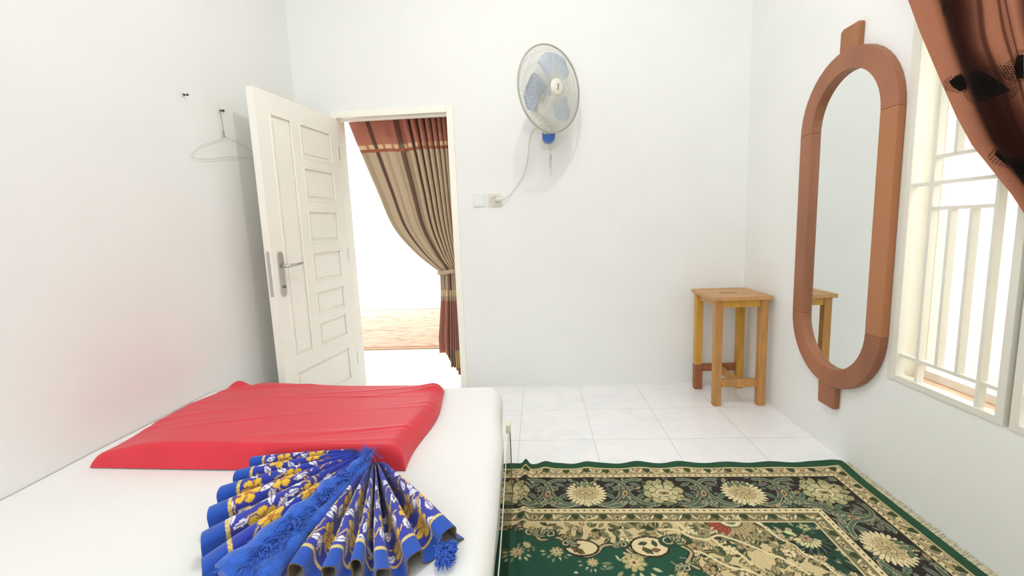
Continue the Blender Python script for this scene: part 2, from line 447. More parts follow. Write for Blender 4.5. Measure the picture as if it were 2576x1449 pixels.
# ------------------------------------------------------------------ bed
bed = empty('bed', (-.9, .9, 0), 'low double bed with a plain white fitted sheet along the left wall', 'bed')
sheet_m = material('white_cotton', (238, 238, 236), .85, noise=(2.5, .02), bump=(14, .15, .01), sheen=.1)
def bed_mesh():
    BX0, BY0, BY1, ZT, ZB = XL+.004, -.75, 2.065, .40, .16
    ny, nt = 150, 64
    P = np.zeros((ny, nt, 3)); R = .05
    # cross-section from left edge over the top and down the right side, swept along Y; ends closed by shrinking
    for i in range(ny):
        v = i/(ny-1)
        # dense near the far end
        y = BY0+(BY1-BY0)*(1-(1-v)**1.6)
        e = max(0.0, (y-(BY1-R))/R); z_top = ZT-R*(1-math.sqrt(max(0, 1-min(e, 1)**2)))
        xr = -.128-.018*smoothstep(.9, 1.6, np.array(y))-.034*smoothstep(1.5, 1.85, np.array(y))
        ec = max(0.0, (y-(BY1-.13))/.13); xr = float(xr)-.10*(1-math.sqrt(max(0, 1-min(ec, 1)**2)))
        for j in range(nt):
            t = j/(nt-1)
            if t < .6: x = BX0+(xr-R-BX0)*(t/.6)**.8; z = z_top
            elif t < .8:
                a = (t-.6)/.2*PI/2; x = xr-R+R*math.sin(a); z = z_top-R*(1-math.cos(a))
            else:
                q = (t-.8)/.2; x = xr-.006*math.sin(q*PI)*math.sin(y*19)-.02*q; z = (z_top-R)*(1-q)+ZB*q
            P[i, j] = (x, y, z)
    # gentle undulation of the sheet
    X, Y = P[..., 0], P[..., 1]
    P[..., 2] += np.where(np.arange(nt)[None, :]/(nt-1) < .6, .001*np.sin(X*7+Y*4)+.0008*np.sin(Y*13-X*5)-.0016, 0)
    # far end skirt
    last = P[-1].copy(); rows = []
    for q in (.33, .66, 1.0):
        r = last.copy(); r[:, 2] = last[:, 2]*(1-q)+ZB*q; r[:, 1] = BY1+.002; rows.append(r)
    P = np.concatenate([P, np.array(rows)], 0)
    return P
o = obj('mattress', grid_mesh('mattress', bed_mesh()), sheet_m, smooth=True); in_parent(o, bed)
mb = MB(); mb.box(XL+.02, -.20, -.72, 2.03, .06, .20, .004)
in_parent(obj('bed_base', mb, material('bed_base_cloth', (214, 208, 196), .8)), bed)
legm = material('bed_leg_wood', (136, 96, 66), .55, noise=(20, .2))
for x, y in ((-1.5, 1.9), (-.28, 1.9), (-1.5, -.6), (-.28, -.6)):
    in_parent(obj('bed_leg', MB().box(x-.03, x+.03, y-.03, y+.03, 0, .062, .003), legm), bed)

# clear panel beside the bed
pan = empty('clear_panel', (-.125, 1.3, 0), 'clear plastic panel standing on the rug along the right side of the bed', 'plastic panel')
clear_m = bpy.data.materials.new('clear_plastic'); clear_m.use_nodes = True; thin_glass(clear_m, (.86, .87, .85, 1), .10, .08)
edge_m = material('plastic_edge', (206, 210, 202), .2, spec=.6)
mb = MB(); n = 24; v = []; f = []
def px_(y): return -.128+.0  # panel stands in a vertical plane, slightly bowed
pts = [(-.113-.024*smoothstep(.8, 1.75, np.array(y)).item(), y) for y in np.linspace(.45, 1.752, n)]
for (x, y) in pts: v += [(x-.001, y, .012), (x-.001, y, .345), (x+.001, y, .345), (x+.001, y, .012)]
for i in range(n-1):
    for k in range(4): f.append((i*4+k, i*4+(k+1) % 4, (i+1)*4+(k+1) % 4, (i+1)*4+k))
f += [(0, 1, 2, 3), ((n-1)*4+3, (n-1)*4+2, (n-1)*4+1, (n-1)*4)]
mb.add(v, f); in_parent(obj('sheet', mb, clear_m), pan)
mb = MB(); mb.tube([(x, y, .346) for x, y in pts], .0018, 6)
in_parent(obj('top_rim', mb, edge_m), pan)
mb = MB(); xe, ye = pts[-1]; mb.tube([(xe, ye, .012), (xe, ye, .35)], .0022, 6)
in_parent(obj('end_edging', mb, material('brown_edging', (150, 122, 92), .5)), pan)
mb = MB(); mb.box(xe-.012, xe+.004, ye-.05, ye+.004, .318, .356, .003)
in_parent(obj('corner_clip', mb, material('cream_plastic', (232, 228, 196), .4)), pan)
mb = MB(); mb.box(-.128, -.112, .5, 1.14, .012, .032, .002)
in_parent(obj('foot_rail', mb, material('brown_rail', (140, 104, 78), .5)), pan)

# ------------------------------------------------------------------ rug
HEM = (38, 78, 52); DK = (44, 40, 34); BG = (206, 186, 140); OLV = (84, 92, 56); GRN = (38, 80, 62); GG = (92, 108, 88); LG = (150, 152, 124); TAN = (172, 152, 112); CRM = (222, 206, 160)
RX1, RY1 = 1.385, 2.026
def rug():
    xs = np.concatenate([np.arange(-.243, RX1, .0026), [RX1]])
    ys = np.concatenate([np.linspace(.3, .93, 24, endpoint=False), np.arange(.93, RY1, .0027), [RY1]])
    X, Y = np.meshgrid(xs, ys); shp = X.shape
    dt = RY1-Y; dr = np.where(RX1-X < .045, (RX1-X)/.045*.05, .05+(RX1-.045-X)/.87)
    right = dr < dt; d = np.minimum(dt, dr)
    SC = 1.155; CYc = RY1-.236
    S = np.where(right, SC+(CYc-Y), X)
    # flatten the corner onto the rose: near the corner both arms share the same square
    Wv = Weave(S, d, HEM); D = Wv.V; sd = Wv.U
    c = Wv.c
    def band(a, b, col): c[(D >= a) & (D < b)] = col
    band(.05, .101, TAN); band(.048, .052, CRM); band(.101, .128, CRM); band(.125, .350, DK); band(.346, .379, CRM); band(.379, .431, (128, 118, 84)); band(.427, .433, CRM)
    rng = random.Random(5)
    # narrow guard bands
    for (d0, d1, per) in ((.052, .100, .0925), (.381, .427, .108)):
        m = (d0+d1)/2; h = (d1-d0)/2; k = -10
        for k in range(-10, 22):
            s = k*per+.01
            for q in range(5):
                Wv.leaf(s+per*(.22+.14*q), m+rng.uniform(-.4, .4)*h, h*.8, h*.22, rng.choice((.6, -.6, 2.4, 1.57)), rng.choice((OLV, GG, (150, 128, 92), CRM)))
            Wv.poly([(s-.022, m-h*.8), (s+.022, m-h*.8), (s+.010, m+h*.2), (s, m+h*.7), (s-.010, m+h*.2)], (58, 70, 40))
            Wv.leaf(s+.026, m-.1*h, h*.9, .004, 1.0, CRM); Wv.leaf(s-.026, m-.1*h, h*.9, .004, -1.0, CRM)
            for q in range(6):
                a = q*PI/3; Wv.ellipse(s+per/2+.012*math.cos(a), m+.010*math.sin(a), .0042, .0036, a, CRM, (90, 84, 58), .0015)
            Wv.ellipse(s+per/2, m, .004, .004, 0, (120, 70, 52))
    # dotted cream guards
    for (m, per) in ((.113, .0262), (.362, .0262)):
        for k in range(-40, 75):
            s = k*per; col = (92, 78, 44) if k % 2 else (70, 84, 50)
            Wv.leaf(s, m, .0075, .0045, .5 if k % 2 else .5, col)
            Wv.ellipse(s+per/2, m+.002, .0022, .0016, 0, (196, 150, 110))
    for dd in (.103, .125, .349, .378): c[np.abs(D-dd) < .0016] = (96, 80, 50)
    # main border
    save = Wv.mask; Wv.mask = (D > .128) & (D < .345)
    m = .236; P2 = .3275; s0 = .177
    for k in range(-4, 6):
        s = s0+k*P2; typ = k % 2
        nxt = s+P2; mid = s+P2/2
        sg = 1
        for sgn, base in ((1, s), (-1, nxt)):
            # S-scroll: light arc over the top then thick green scroll to the bottom
            f = lambda a, b: (base+sgn*a, m+b)
            Wv.stroke([f(.05, .085), f(.10, .095), f(.145, .080), f(.165, .04)], .022, GG, CRM, .0025)
        for q in range(64):
            a = rng.uniform(.0, P2); b = rng.uniform(-.105, .105); L = rng.uniform(.010, .022)
            Wv.leaf(s+a, m+b, L, L*.42, rng.uniform(0, PI), rng.choice((GG, LG, (118, 116, 104), (70, 88, 68), TAN)), (30, 30, 24), rng.choice((None, (60, 60, 46))))
        # mirrored arcs around the mid line
        for sgn in (1, -1):
            f = lambda a, b: (mid+sgn*a, m+b)
            Wv.stroke([f(.075, -.092), f(.03, -.088), f(-.0, -.06), f(-.012, -.02), f(-.02, .02), f(-.055, .068), f(-.10, .088)], .014, (84, 102, 84), (168, 160, 120), .003)
            Wv.leaf(*f(.055, -.055), .030, .013, sgn*.5, (112, 112, 100), (24, 24, 20), (60, 60, 50))
            Wv.leaf(*f(.062, .030), .036, .013, -sgn*1.0, (98, 114, 96), (24, 24, 20), (50, 60, 44))
            Wv.flower(*f(.03, -.028), .020, 5, (126, 124, 104), (60, 62, 46), (28, 28, 22), rng.random())
            Wv.flower(*f(.02, .075), .017, 6, LG, (90, 70, 60), (28, 28, 22), rng.random())
        Wv.ellipse(mid, m+.01, .012, .026, .3, TAN, (28, 26, 20)); Wv.ellipse(mid, m+.012, .005, .012, .3, (110, 60, 52))
        if typ == 0:
            Wv.flower(s, m+.008, .088, 26, CRM, TAN, (60, 56, 34), 0, None, .28, .003)
            Wv.flower(s, m+.004, .052, 14, (192, 172, 124), (150, 124, 92), (104, 92, 56), .2, None, .3, .002)
            Wv.ellipse(s, m+.004, .026, .014, 0, (200, 184, 136), (110, 96, 60)); Wv.ellipse(s, m+.006, .012, .006, 0, (150, 118, 88))
            Wv.leaf(s, m-.058, .024, .010, 1.57, (108, 124, 92), (44, 48, 34)); Wv.leaf(s-.03, m-.052, .022, .009, 2.2, (96, 112, 82), (44, 48, 34)); Wv.leaf(s+.03, m-.052, .022, .009, .9, (96, 112, 82), (44, 48, 34))
            Wv.leaf(s, m+.085, .018, .010, 1.57, CRM, (60, 56, 34))
        else:
            Wv.flower(s, m+.002, .086, 8, (176, 168, 122), TAN, (52, 50, 32), .2, None, .22, .004)
            Wv.flower(s, m+.004, .060, 7, (196, 186, 140), TAN, (96, 90, 58), .9, None, .2, .003)
            Wv.ellipse(s, m+.006, .034, .025, 0, CRM, (84, 78, 48), .003); Wv.ellipse(s, m+.008, .022, .013, 0, (150, 142, 98), (84, 78, 48), .0015)
            Wv.ellipse(s, m+.010, .010, .005, 0, (70, 60, 40))
            for a in (-1, 0, 1): Wv.leaf(s+a*.045, m-.078+abs(a)*.01, .024, .012, 1.57-a*.7, (170, 162, 118), (52, 50, 32), (110, 104, 70))
            for a in (-1, 1): Wv.leaf(s+a*.08, m+.055, .026, .011, a*.6, (150, 146, 108), (44, 42, 30), (100, 96, 66))
            Wv.leaf(s, m+.080, .028, .012, 0, (120, 130, 96), (40, 40, 28), (70, 78, 50))
    Wv.mask = save
    # ---------------- the field, drawn in plain rug coordinates
    F = Weave(X, Y, GRN); F.c = Wv.c; inside = D > .433; F.mask = inside
    F.c[inside] = BG
    green = [(-.9, 1.56), (-.10, 1.545), (-.05, 1.53), (-.02, 1.495), (.02, 1.505), (.055, 1.50), (.075, 1.455), (.10, 1.425), (.14, 1.415), (.175, 1.43), (.20, 1.462), (.235, 1.470), (.275, 1.455), (.30, 1.425),
             (.345, 1.415), (.39, 1.435), (.425, 1.47), (.46, 1.475), (.50, 1.44), (.485, 1.405), (.47, 1.385), (.50, 1.36), (.53, 1.32), (.55, 1.27), (.56, 1.2), (.58, .9), (.6, .2), (-.9, .2)]
    def inside_poly(pts): 
        k = F.c.copy(); F.mask = inside; ii = F.poly(pts, GRN); return ii
    gi = inside_poly(green)
    corner = [(.795, 1.60), (.815, 1.565), (.835, 1.51), (.87, 1.475), (.88, 1.43), (.915, 1.39), (.93, 1.34), (.97, 1.30), (.985, 1.22), (1.0, 1.1), (1.05, 1.1), (1.05, 1.62)]
    ci = F.poly(corner, (38, 68, 50))
    gm = np.zeros(len(F.U), bool); gm[gi] = True; cm = np.zeros(len(F.U), bool); cm[ci] = True
    beige = inside & ~gm & ~cm
    F.mask = beige
    rng = random.Random(11)
    for q in range(1500):
        x = rng.uniform(-.2, 1.0); y = rng.uniform(.95, 1.59); L = rng.uniform(.009, .024)
        col = rng.choice(((96, 104, 72), (60, 80, 52), (150, 138, 98), (172, 156, 112), (120, 122, 88), (56, 66, 42), (184, 168, 124)))
        F.leaf(x, y, L, L*rng.uniform(.3, .6), rng.uniform(0, PI), col, rng.choice(((58, 48, 32), (70, 60, 38), (84, 76, 44))), rng.choice((None, (64, 64, 40), (200, 186, 140))))
    for q in range(60):
        x = rng.uniform(-.1, .9); y = rng.uniform(1.1, 1.57)
        F.flower(x, y, rng.uniform(.016, .028), rng.choice((5, 6, 8)), rng.choice((TAN, (150, 146, 108), CRM)), (110, 70, 52), (84, 74, 46), rng.random())
    # light vines wandering through the beige
    F.stroke([(.42, 1.55), (.48, 1.55), (.53, 1.51), (.58, 1.50), (.63, 1.52), (.70, 1.48), (.76, 1.43), (.80, 1.40), (.84, 1.34)], .010, CRM)
    F.stroke([(.50, 1.585), (.52, 1.55), (.55, 1.53)], .012, CRM); F.stroke([(.50, 1.44), (.54, 1.43), (.60, 1.37), (.66, 1.35), (.72, 1.30)], .010, CRM)
    F.stroke([(.60, 1.50), (.62, 1.46), (.66, 1.43), (.68, 1.38)], .010, CRM)
    # big half flower with red petals on the top edge
    cx, cy = .700, 1.592
    for k in range(13):
        a = -PI*k/12; col = (168, 78, 62) if 8 <= k <= 12 else (190, 170, 124)
        if 8 <= k: a += .0
        F.leaf(cx+.062*math.cos(a), cy+.052*math.sin(a), .032, .010, a, col, (96, 74, 48), (120, 100, 66) if k < 8 else (130, 50, 42))
    F.ellipse(cx, cy, .036, .024, 0, CRM, (70, 80, 50), .005); F.ellipse(cx, cy, .018, .012, 0, (110, 118, 84))
    F.mask = inside
    # outlined scrolls along the edge of the green field
    def scroll(pts, w=.012, a=(178, 168, 128), b=(44, 38, 30)): F.stroke(pts, w, a, b, .0035)
    F.stroke(green[1:22], .020, (52, 46, 36), None); F.stroke(green[1:22], .010, (176, 164, 122), (52, 46, 36), .002)
    # roundels
    for (x, y, rx, ry) in ((.365, 1.462, .062, .046), (.125, 1.455, .055, .035)):
        F.ellipse(x, y, rx, ry, 0, CRM, (60, 44, 34), .008)
        for k in range(7):
            a = rng.uniform(0, 2*PI); F.leaf(x+rx*.45*math.cos(a), y+ry*.5*math.sin(a), .016, .008, a+1, rng.choice(((92, 84, 50), (66, 78, 48), (130, 88, 66))), (70, 56, 38))
    for (x, y, r, s) in ((.445, 1.487, .042, 1), (.01, 1.525, .035, -1), (.075, 1.475, .028, 1), (.27, 1.47, .028, -1), (.455, 1.36, .03, -1), (-.06, 1.53, .03, 1), (.52, 1.30, .035, 1)):
        pts = [(x+s*r*(1-t/9)*math.cos(t*.75), y+r*.8*(1-t/9)*math.sin(t*.75)) for t in range(9)]
        F.ellipse(x, y, r, r*.8, 0, (44, 70, 54)); F.stroke(pts, .0055, (190, 182, 142), (60, 50, 40), .0018)
        for t in range(4): F.leaf(x+s*r*.8*math.cos(t*.5), y+r*.8*math.sin(t*.5)-.01, .018, .005, t*.6, (150, 150, 116), (44, 44, 34))
    F.stroke([(.27, 1.43), (.30, 1.415), (.33, 1.40), (.31, 1.385)], .007, (206, 194, 150), (60, 50, 40), .002)
    F.stroke([(.24, 1.415), (.25, 1.395), (.27, 1.41), (.275, 1.385)], .006, (206, 194, 150))
    # sprays of flowers in the green
    for (x, y, r) in ((.295, 1.385, .042), (.035, 1.435, .024), (.155, 1.385, .020), (-.105, 1.43, .026), (-.07, 1.465, .016), (.47, 1.30, .03), (.30, 1.29, .026), (.44, 1.33, .022), (.16, 1.25, .03), (.0, 1.2, .035), (-.09, 1.28, .025)):
        F.flower(x, y, r, 8, (184, 172, 122), (58, 40, 30), (88, 96, 66), .2, None, .5)
        F.flower(x, y, r*.5, 6, (206, 184, 140), (70, 44, 34), None, .5, None, .4)
        for k in range(7):
            a = PI*(-.15-.13*k*1.1)+rng.uniform(-.1, .1); rr = r*rng.uniform(1.5, 2.1)
            F.leaf(x+rr*math.cos(a)*1.1, y+rr*math.sin(a)*.9, r*.42, r*.17, a, rng.choice(((150, 156, 118), (118, 134, 100), (190, 190, 150))), (60, 84, 62))
    F.ellipse(.095, 1.34, .006, .005, 0, (200, 206, 190)); F.ellipse(.055, 1.18, .005, .004, 0, (190, 200, 180))
    F.stroke([(.42, 1.39), (.44, 1.37), (.475, 1.375), (.48, 1.40), (.455, 1.41)], .004, (150, 160, 124))
    # spandrel edging towards the corner
    F.stroke(corner[:9], .016, CRM, (84, 70, 44), .003)
    F.mask = cm & inside
    for q in range(240):
        x = rng.uniform(.78, 1.04); y = rng.uniform(1.1, 1.6); L = rng.uniform(.008, .02)
        F.leaf(x, y, L, L*.35, rng.uniform(0, PI), rng.choice(((96, 112, 86), (140, 140, 106), (178, 168, 126), (60, 84, 60), (36, 40, 34))))
    for q in range(90):
        x = rng.uniform(.78, .98); y = rng.uniform(1.1, 1.56)
        if abs(x-.83-(1.59-y)*.4) < .05: F.flower(x, y, .011, 5, (206, 190, 146), (120, 60, 50), (90, 80, 54), rng.random())
    x, y = .925, 1.50
    for k in range(14):
        a = -.4-2.4*k/13; F.leaf(x+.058*math.cos(a), y+.05*math.sin(a), .026, .009, a, (36, 42, 40) if k % 2 else (74, 96, 76), (30, 34, 30))
    for k in range(9):
        a = -.2-2.9*k/8; F.leaf(x+.030*math.cos(a), y+.026*math.sin(a), .020, .0095, a, (212, 204, 150), (84, 90, 58))
    F.flower(x, y+.006, .022, 6, (172, 152, 120), (120, 70, 60), (60, 60, 44), .3)
    F.flower(.955, 1.565, .020, 5, (176, 172, 122), (40, 50, 40), (60, 80, 56), .6)
    F.leaf(.885, 1.535, .020, .010, -.4, (204, 214, 150), (80, 100, 60))
    F.mask = None
    c = F.c
    rs = np.random.RandomState(3); c = c*(1+rs.uniform(-.06, .06, (len(c), 1)))
    # ripples of the far edge and a small heap by the bed
    Z = .007+0*X
    edge = np.exp(-((RY1-Y)/.10)**2)
    Z = Z+edge*(.012*np.exp(-((X+.085)/.014)**2)+.012*np.exp(-((X-.005)/.03)**2)+.010*np.exp(-((X-.20)/.04)**2)+.007*np.exp(-((X-.44)/.05)**2)+.006*np.exp(-((X-.63)/.05)**2)+.012*np.exp(-((X-1.35)/.05)**2))
    Z = Z+.015*np.exp(-((X+.088)/.016)**2)*np.exp(-((RY1-Y)/.7)**2)
    Yw = Y+edge*.006*np.sin(X*31)*np.exp(-((RY1-Y)/.05)**2)
    P = np.stack([X, Yw, Z], -1)
    return grid_mesh('rug_pile', P, c.reshape(*shp, 3))
rug_m = material('woven_wool', (255, 255, 255), .92, attr='weave', bump=(420, .5, .003), sheen=.05, spec=.15)
rug_e = empty('rug', (.6, 1.2, 0), 'green floral area rug with cream borders on the white tile floor', 'rug')
o = in_parent(obj('pile', rug(), rug_m, smooth=True), rug_e)
so = o.modifiers.new('thick', 'SOLIDIFY'); so.thickness = .006; so.offset = -1
mb = MB(); rng = random.Random(8)
y = .4
while y < RY1-.02:
    a = rng.uniform(-.35, .25); L = rng.uniform(.018, .034)*(1.1 if y < 1.75 else .8)
    x1 = min(RX1+L, XR-.004); L = x1-RX1
    up = .004+.012*rng.random()
    mb.tube([(RX1-.004, y, .005), (RX1+L*.45, y+L*a*.5, .006+up*.6), (RX1+L, y+L*a+rng.uniform(-.008, .008), .004+up)], [.0022, .0028, .0012], 5); y += rng.uniform(.004, .0062)
o = in_parent(obj('fringe', mb, material('cream_cotton_fringe', (204, 194, 164), .9)), rug_e); o['label'] = 'cream cotton fringe along the right edge'; o['kind'] = 'stuff'

# ------------------------------------------------------------------ red folded cloth
def red_cloth():
    nu, nv = 200, 150
    u = np.linspace(-.0, 1, nu)[None, :]; v = np.linspace(0, 1, nv)[:, None]
    # plan corners (front-left, front-right, back-right, back-left)
    FL, FR, BR, BL = np.array((-1.535, 1.320)), np.array((-.430, 1.288)), np.array((-.435, 1.945)), np.array((-1.505, 2.02))
    PX = (1-u)*(1-v)*FL[0]+u*(1-v)*FR[0]+u*v*BR[0]+(1-u)*v*BL[0]
    PY = (1-u)*(1-v)*FL[1]+u*(1-v)*FR[1]+u*v*BR[1]+(1-u)*v*BL[1]
    # softly waving outline
    PY = PY+.012*np.sin(u*9)*(v-.5)*2*v - .004*np.sin(u*PI)*(1-v)
    PX = PX+.012*np.sin(v*7+.6)*(1-2*u)
    eu = np.minimum(u*1.09, (1-u)*1.09); ev = np.minimum(v*.7, (1-v)*.7)
    th = .084-.040*v+.004*np.sin(u*5)
    rl = .050
    def rnd(e, r): t = np.clip(e/r, 0, 1); return np.sqrt(np.clip(1-(1-t)**2, 0, 1))
    h = th*rnd(eu, .055)**.9*rnd(ev, np.where(v < .5, .020, .03))
    h = h*(1-.45*np.exp(-(u/.14)**2)*np.exp(-(v/.35)**2))
    # wrinkles
    Wn = 0
    rs = np.random.RandomState(4)
    for k in range(22):
        a = rs.uniform(.15, .6); p = rs.uniform(0, 1.4); wv = rs.uniform(.008, .022); am = rs.uniform(.0012, .0040)
        s = v*math.cos(a)+(1-u)*math.sin(a)*.9
        Wn = Wn+am*np.exp(-((s-p)/wv)**2)*(.5+.5*np.sin(u*rs.uniform(3, 9)+rs.uniform(0, 6)))
    h = h+Wn*rnd(ev, .05)*rnd(eu, .05)
    h = h+.022*np.exp(-((u-.02)/.05)**2)*np.exp(-((v-.95)/.06)**2)-.010*np.exp(-((u-.085)/.03)**2)*np.exp(-((v-.97)/.10)**2)
    h = h+.014*np.exp(-((u-.96)/.06)**2)*np.exp(-((v-.95)/.08)**2)
    h = np.maximum(h, 0)
    P = np.stack([PX+0*v, PY+0*u, .402+h], -1)
    return P
red_m = material('red_fabric', (216, 50, 64), .62, noise=(6, .06), bump=(240, .22, .002), sheen=.15, spec=.3)
o = obj('folded_blanket', grid_mesh('folded_blanket', red_cloth()), red_m, smooth=True)
tag(o, 'folded plain red cloth lying flat on the white bed', 'blanket')

# ------------------------------------------------------------------ blue pleated fan
def fan_cloth():
    AP = np.array((-.513, 1.243))
    HEM_B = (42, 84, 178); BLU = (52, 66, 168)
    # ridge end points, sequence round the fan; d = pleat depth
    left = [(-.900, 1.240), (-.905, 1.168), (-.888, 1.090), (-.860, 1.005), (-.806, .905), (-.732, .818)]
    right = [(-.535, .828), (-.462, .818), (-.402, .842), (-.343, .818), (-.290, .862), (-.226, .945)]
    parts = []
    for side, ends, depth, seed in (('l', left, .098, 3), ('r', right, .082, 9)):
        E_ = np.array(ends); n = len(E_)
        # valleys between ridges and outer valleys
        mids = (E_[1:]+E_[:-1])/2
        first = E_[0]+(E_[0]-E_[1])*(.10 if side == 'l' else .42); last = E_[-1]+(E_[-1]-E_[-2])*.42
        V_ = np.vstack([first, mids, last])
        npl = 44; nr = 190
        T = np.linspace(0, n, n*npl+1)
        nt = len(T)
        R = np.linspace(0, 1, nr)
        P = np.zeros((nr, nt, 3)); arc = np.zeros(nt)
        end = np.zeros((nt, 2)); hgt = np.zeros(nt)
        for i, t in enumerate(T):
            k = min(int(t), n-1); q = t-k
            q2 = q+.105*math.sin(4*PI*q)
            a, b, c_ = V_[k], E_[k], V_[k+1]
            # quadratic through valley, ridge, valley
            end[i] = a*(1-q2)*(1-2*q2)+b*4*q2*(1-q2)+c_*q2*(2*q2-1)
        pitch = np.array([np.hypot(*(V_[k+1]-V_[k])) for k in range(n)])
        for i, t in enumerate(T):
            k = min(int(t), n-1); q = t-k; hgt[i] = (.5-.5*math.cos(2*PI*q))**.75
            arc[i] = t*depth*2
        for j, r in enumerate(R):
            sp = .11+.89*r**.95
            lens = np.hypot(*(end-AP).T)
            base = AP+(end-AP)*(.02+.98*r)[..., None] if False else AP[None]+(end-AP[None])*(.03+.97*r)
            k = np.minimum(T.astype(int), n-1)
            p2 = pitch[k]*.5*(.05+.95*r)
            hh = np.sqrt(np.maximum(depth**2-p2**2, .0009))*(1-.10*r)
            hh = hh*(1-.28*(1-smoothstep(0, .16, np.array(r))))
            P[j, :, 0] = base[:, 0]; P[j, :, 1] = base[:, 1]; P[j, :, 2] = .404+hh*hgt
            # soft sag & sway near the open ends
            P[j, :, 0] += .004*np.sin(T*2.3+r*5)*r; P[j, :, 1] += .004*np.cos(T*1.7+r*4)*r
            P[j, :, 2] -= .012*r**3*hgt
        U = np.repeat(R[:, None]*.43, nt, 1); A = np.repeat(arc[None], nr, 0)
        Wv = Weave(U, A, BLU); rng = random.Random(seed); tot = arc[-1]
        c = Wv.c; u_ = Wv.U; v_ = Wv.V
        OUTL = (96, 62, 120); GOLD = (206, 168, 74); YEL = (232, 190, 66); WHT = (232, 234, 238)
        # sprays near the apex: short dashes
        for q in range(int(tot*160)):
            a = rng.uniform(0, tot); x = rng.uniform(.06, .20)
            Wv.leaf(x, a, rng.uniform(.006, .012), .0028, rng.uniform(-.9, .9), rng.choice(((186, 160, 106), (150, 140, 190), GOLD, (214, 214, 222))), OUTL)
        a = .05
        while a < tot:
            if side == 'l' and a > tot*.62 or side == 'r' and .1 < a < .26:
                for q in range(7):
                    Wv.poly([(.115+q*.016, a), (.125+q*.016, a), (.128+q*.016, a+.045), (.118+q*.016, a+.045)], (226, 214, 150) if q % 2 else (222, 196, 92))
            a += .11
        # large yellow flowers with white leaves
        a = -.03; row = 0
        while a < tot+.05:
            for x in ((.235, .330) if row % 2 else (.185, .290)):
                xx = x+rng.uniform(-.012, .012)
                for q in range(3):
                    an = rng.uniform(0, 2*PI); Wv.stroke([(xx, a), (xx+.03*math.cos(an), a+.03*math.sin(an)), (xx+.055*math.cos(an+.5), a+.055*math.sin(an+.5))], .0042, (214, 190, 130), OUTL, .002)
                for q in range(3):
                    an = q*2.1+row+rng.uniform(-.4, .4); Wv.leaf(xx+.052*math.cos(an), a+.048*math.sin(an), .021, .0095, an+.5, WHT, OUTL, (80, 84, 170))
                Wv.flower(xx, a, rng.uniform(.028, .035), 5, YEL, (190, 120, 60), OUTL, rng.uniform(0, 6), None, .45, .003)
                for q in range(5):
                    an = q*2*PI/5+row; Wv.leaf(xx+.015*math.cos(an), a+.015*math.sin(an), .010, .0018, an, (176, 108, 50))
            a += .080; row += 1
        # gold tape and plain hem
        c[u_ > .378] = HEM_B
        g = (u_ > .371) & (u_ < .381); c[g] = GOLD
        chk = g & ((np.sin(v_*900)*np.sin(u_*900)) > .2); c[chk] = (236, 220, 160)
        c[u_ < .05] = (44, 60, 160)
        parts.append((P, Wv.get((nr, nt))))
    return parts
blue_m = material('blue_plush', (255, 255, 255), .88, attr='weave', bump=(500, .35, .002), sheen=.25, spec=.15)
back_m = material('brown_backing', (96, 82, 60), .9)
fan_e = empty('pleated_prayer_mat', (-.5, 1.05, .40), 'blue plush mat with yellow flowers folded into a pleated fan on the bed', 'prayer mat')
for P, c in fan_cloth():
    o = in_parent(obj('pleated_cloth', grid_mesh('pleated_cloth', P, c, flip=True), [blue_m, back_m], smooth=True), fan_e)
    so = o.modifiers.new('thick', 'SOLIDIFY'); so.thickness = .0035; so.offset = -1; so.material_offset = 1; so.material_offset_rim = 1
fr_m = material('bright_blue_yarn', (36, 98, 206), .8, noise=(60, .3), bump=(200, .8, .004), sheen=.3)
mb = MB(); rng = random.Random(6)
# thick bundles of yarn running from the apex between the two halves
def bundle(a, b, r0, r1, zoff, n=18):
    a = Vector(a); b = Vector(b); pts = []; rs = []
    for k in range(n):
        t = k/(n-1); p = a.lerp(b, t); pts.append((p.x+.004*math.sin(t*17+a.x*50), p.y, p.z+.003*math.sin(t*23))); rs.append((r0+(r1-r0)*t)*(1+.20*math.sin(t*31+a.x*90)+.08*math.sin(t*57)))
    return pts, rs
for a, b, r0, r1 in (((-.522, 1.215, .492), (-.668, .800, .452), .012, .033), ((-.512, 1.205, .480), (-.608, .790, .432), .010, .028), ((-.53, 1.20, .445), (-.640, .795, .437), .014, .030)):
    pts, rs = bundle(a, b, r0, r1, 0); mb.tube(pts, rs, 14)
in_parent(obj('yarn_roll', mb, fr_m, smooth=True), fan_e)
mb = MB()
for q in range(520):
    t = rng.random(); s = rng.uniform(-1, 1)
    base = Vector((-.522, 1.215, .502)).lerp(Vector((-.648, .800, .480)), t)
    w_ = .010+.040*t; p = base+Vector((s*w_, s*w_*-.25, -.010*abs(s)*w_*40-.004))
    L = rng.uniform(.014, .03); an = rng.uniform(-1, 1)
    d = Vector((-.13+an*.35, -.42+an*.2, rng.uniform(-.1, .22))).normalized()
    mb.tube([p, p+d*L*.5+Vector((0, 0, .003)), p+d*L], [.0016, .0014, .0006], 4)
for q in range(60):   # wisps at the apex
    p = Vector((-.514, 1.225, .498)); d = Vector((rng.uniform(-1, .5), rng.uniform(-1, .1), rng.uniform(-.1, .5))).normalized()
    mb.tube([p, p+d*.02, p+d*rng.uniform(.03, .055)+Vector((0, 0, -.01))], [.0012, .001, .0005], 4)
for q in range(380):  # tuft at the right-hand end
    p = Vector((-.238+rng.uniform(-.012, .02), .905+rng.uniform(-.02, .03), .412+rng.random()*.022)); d = Vector((rng.uniform(-.1, 1), rng.uniform(-1, .1), rng.uniform(-.3, .3))).normalized()
    mb.tube([p, p+d*.012, p+d*rng.uniform(.014, .022)], [.0022, .0018, .0010], 4)
o = in_parent(obj('fringe', mb, fr_m), fan_e); o['kind'] = 'stuff'

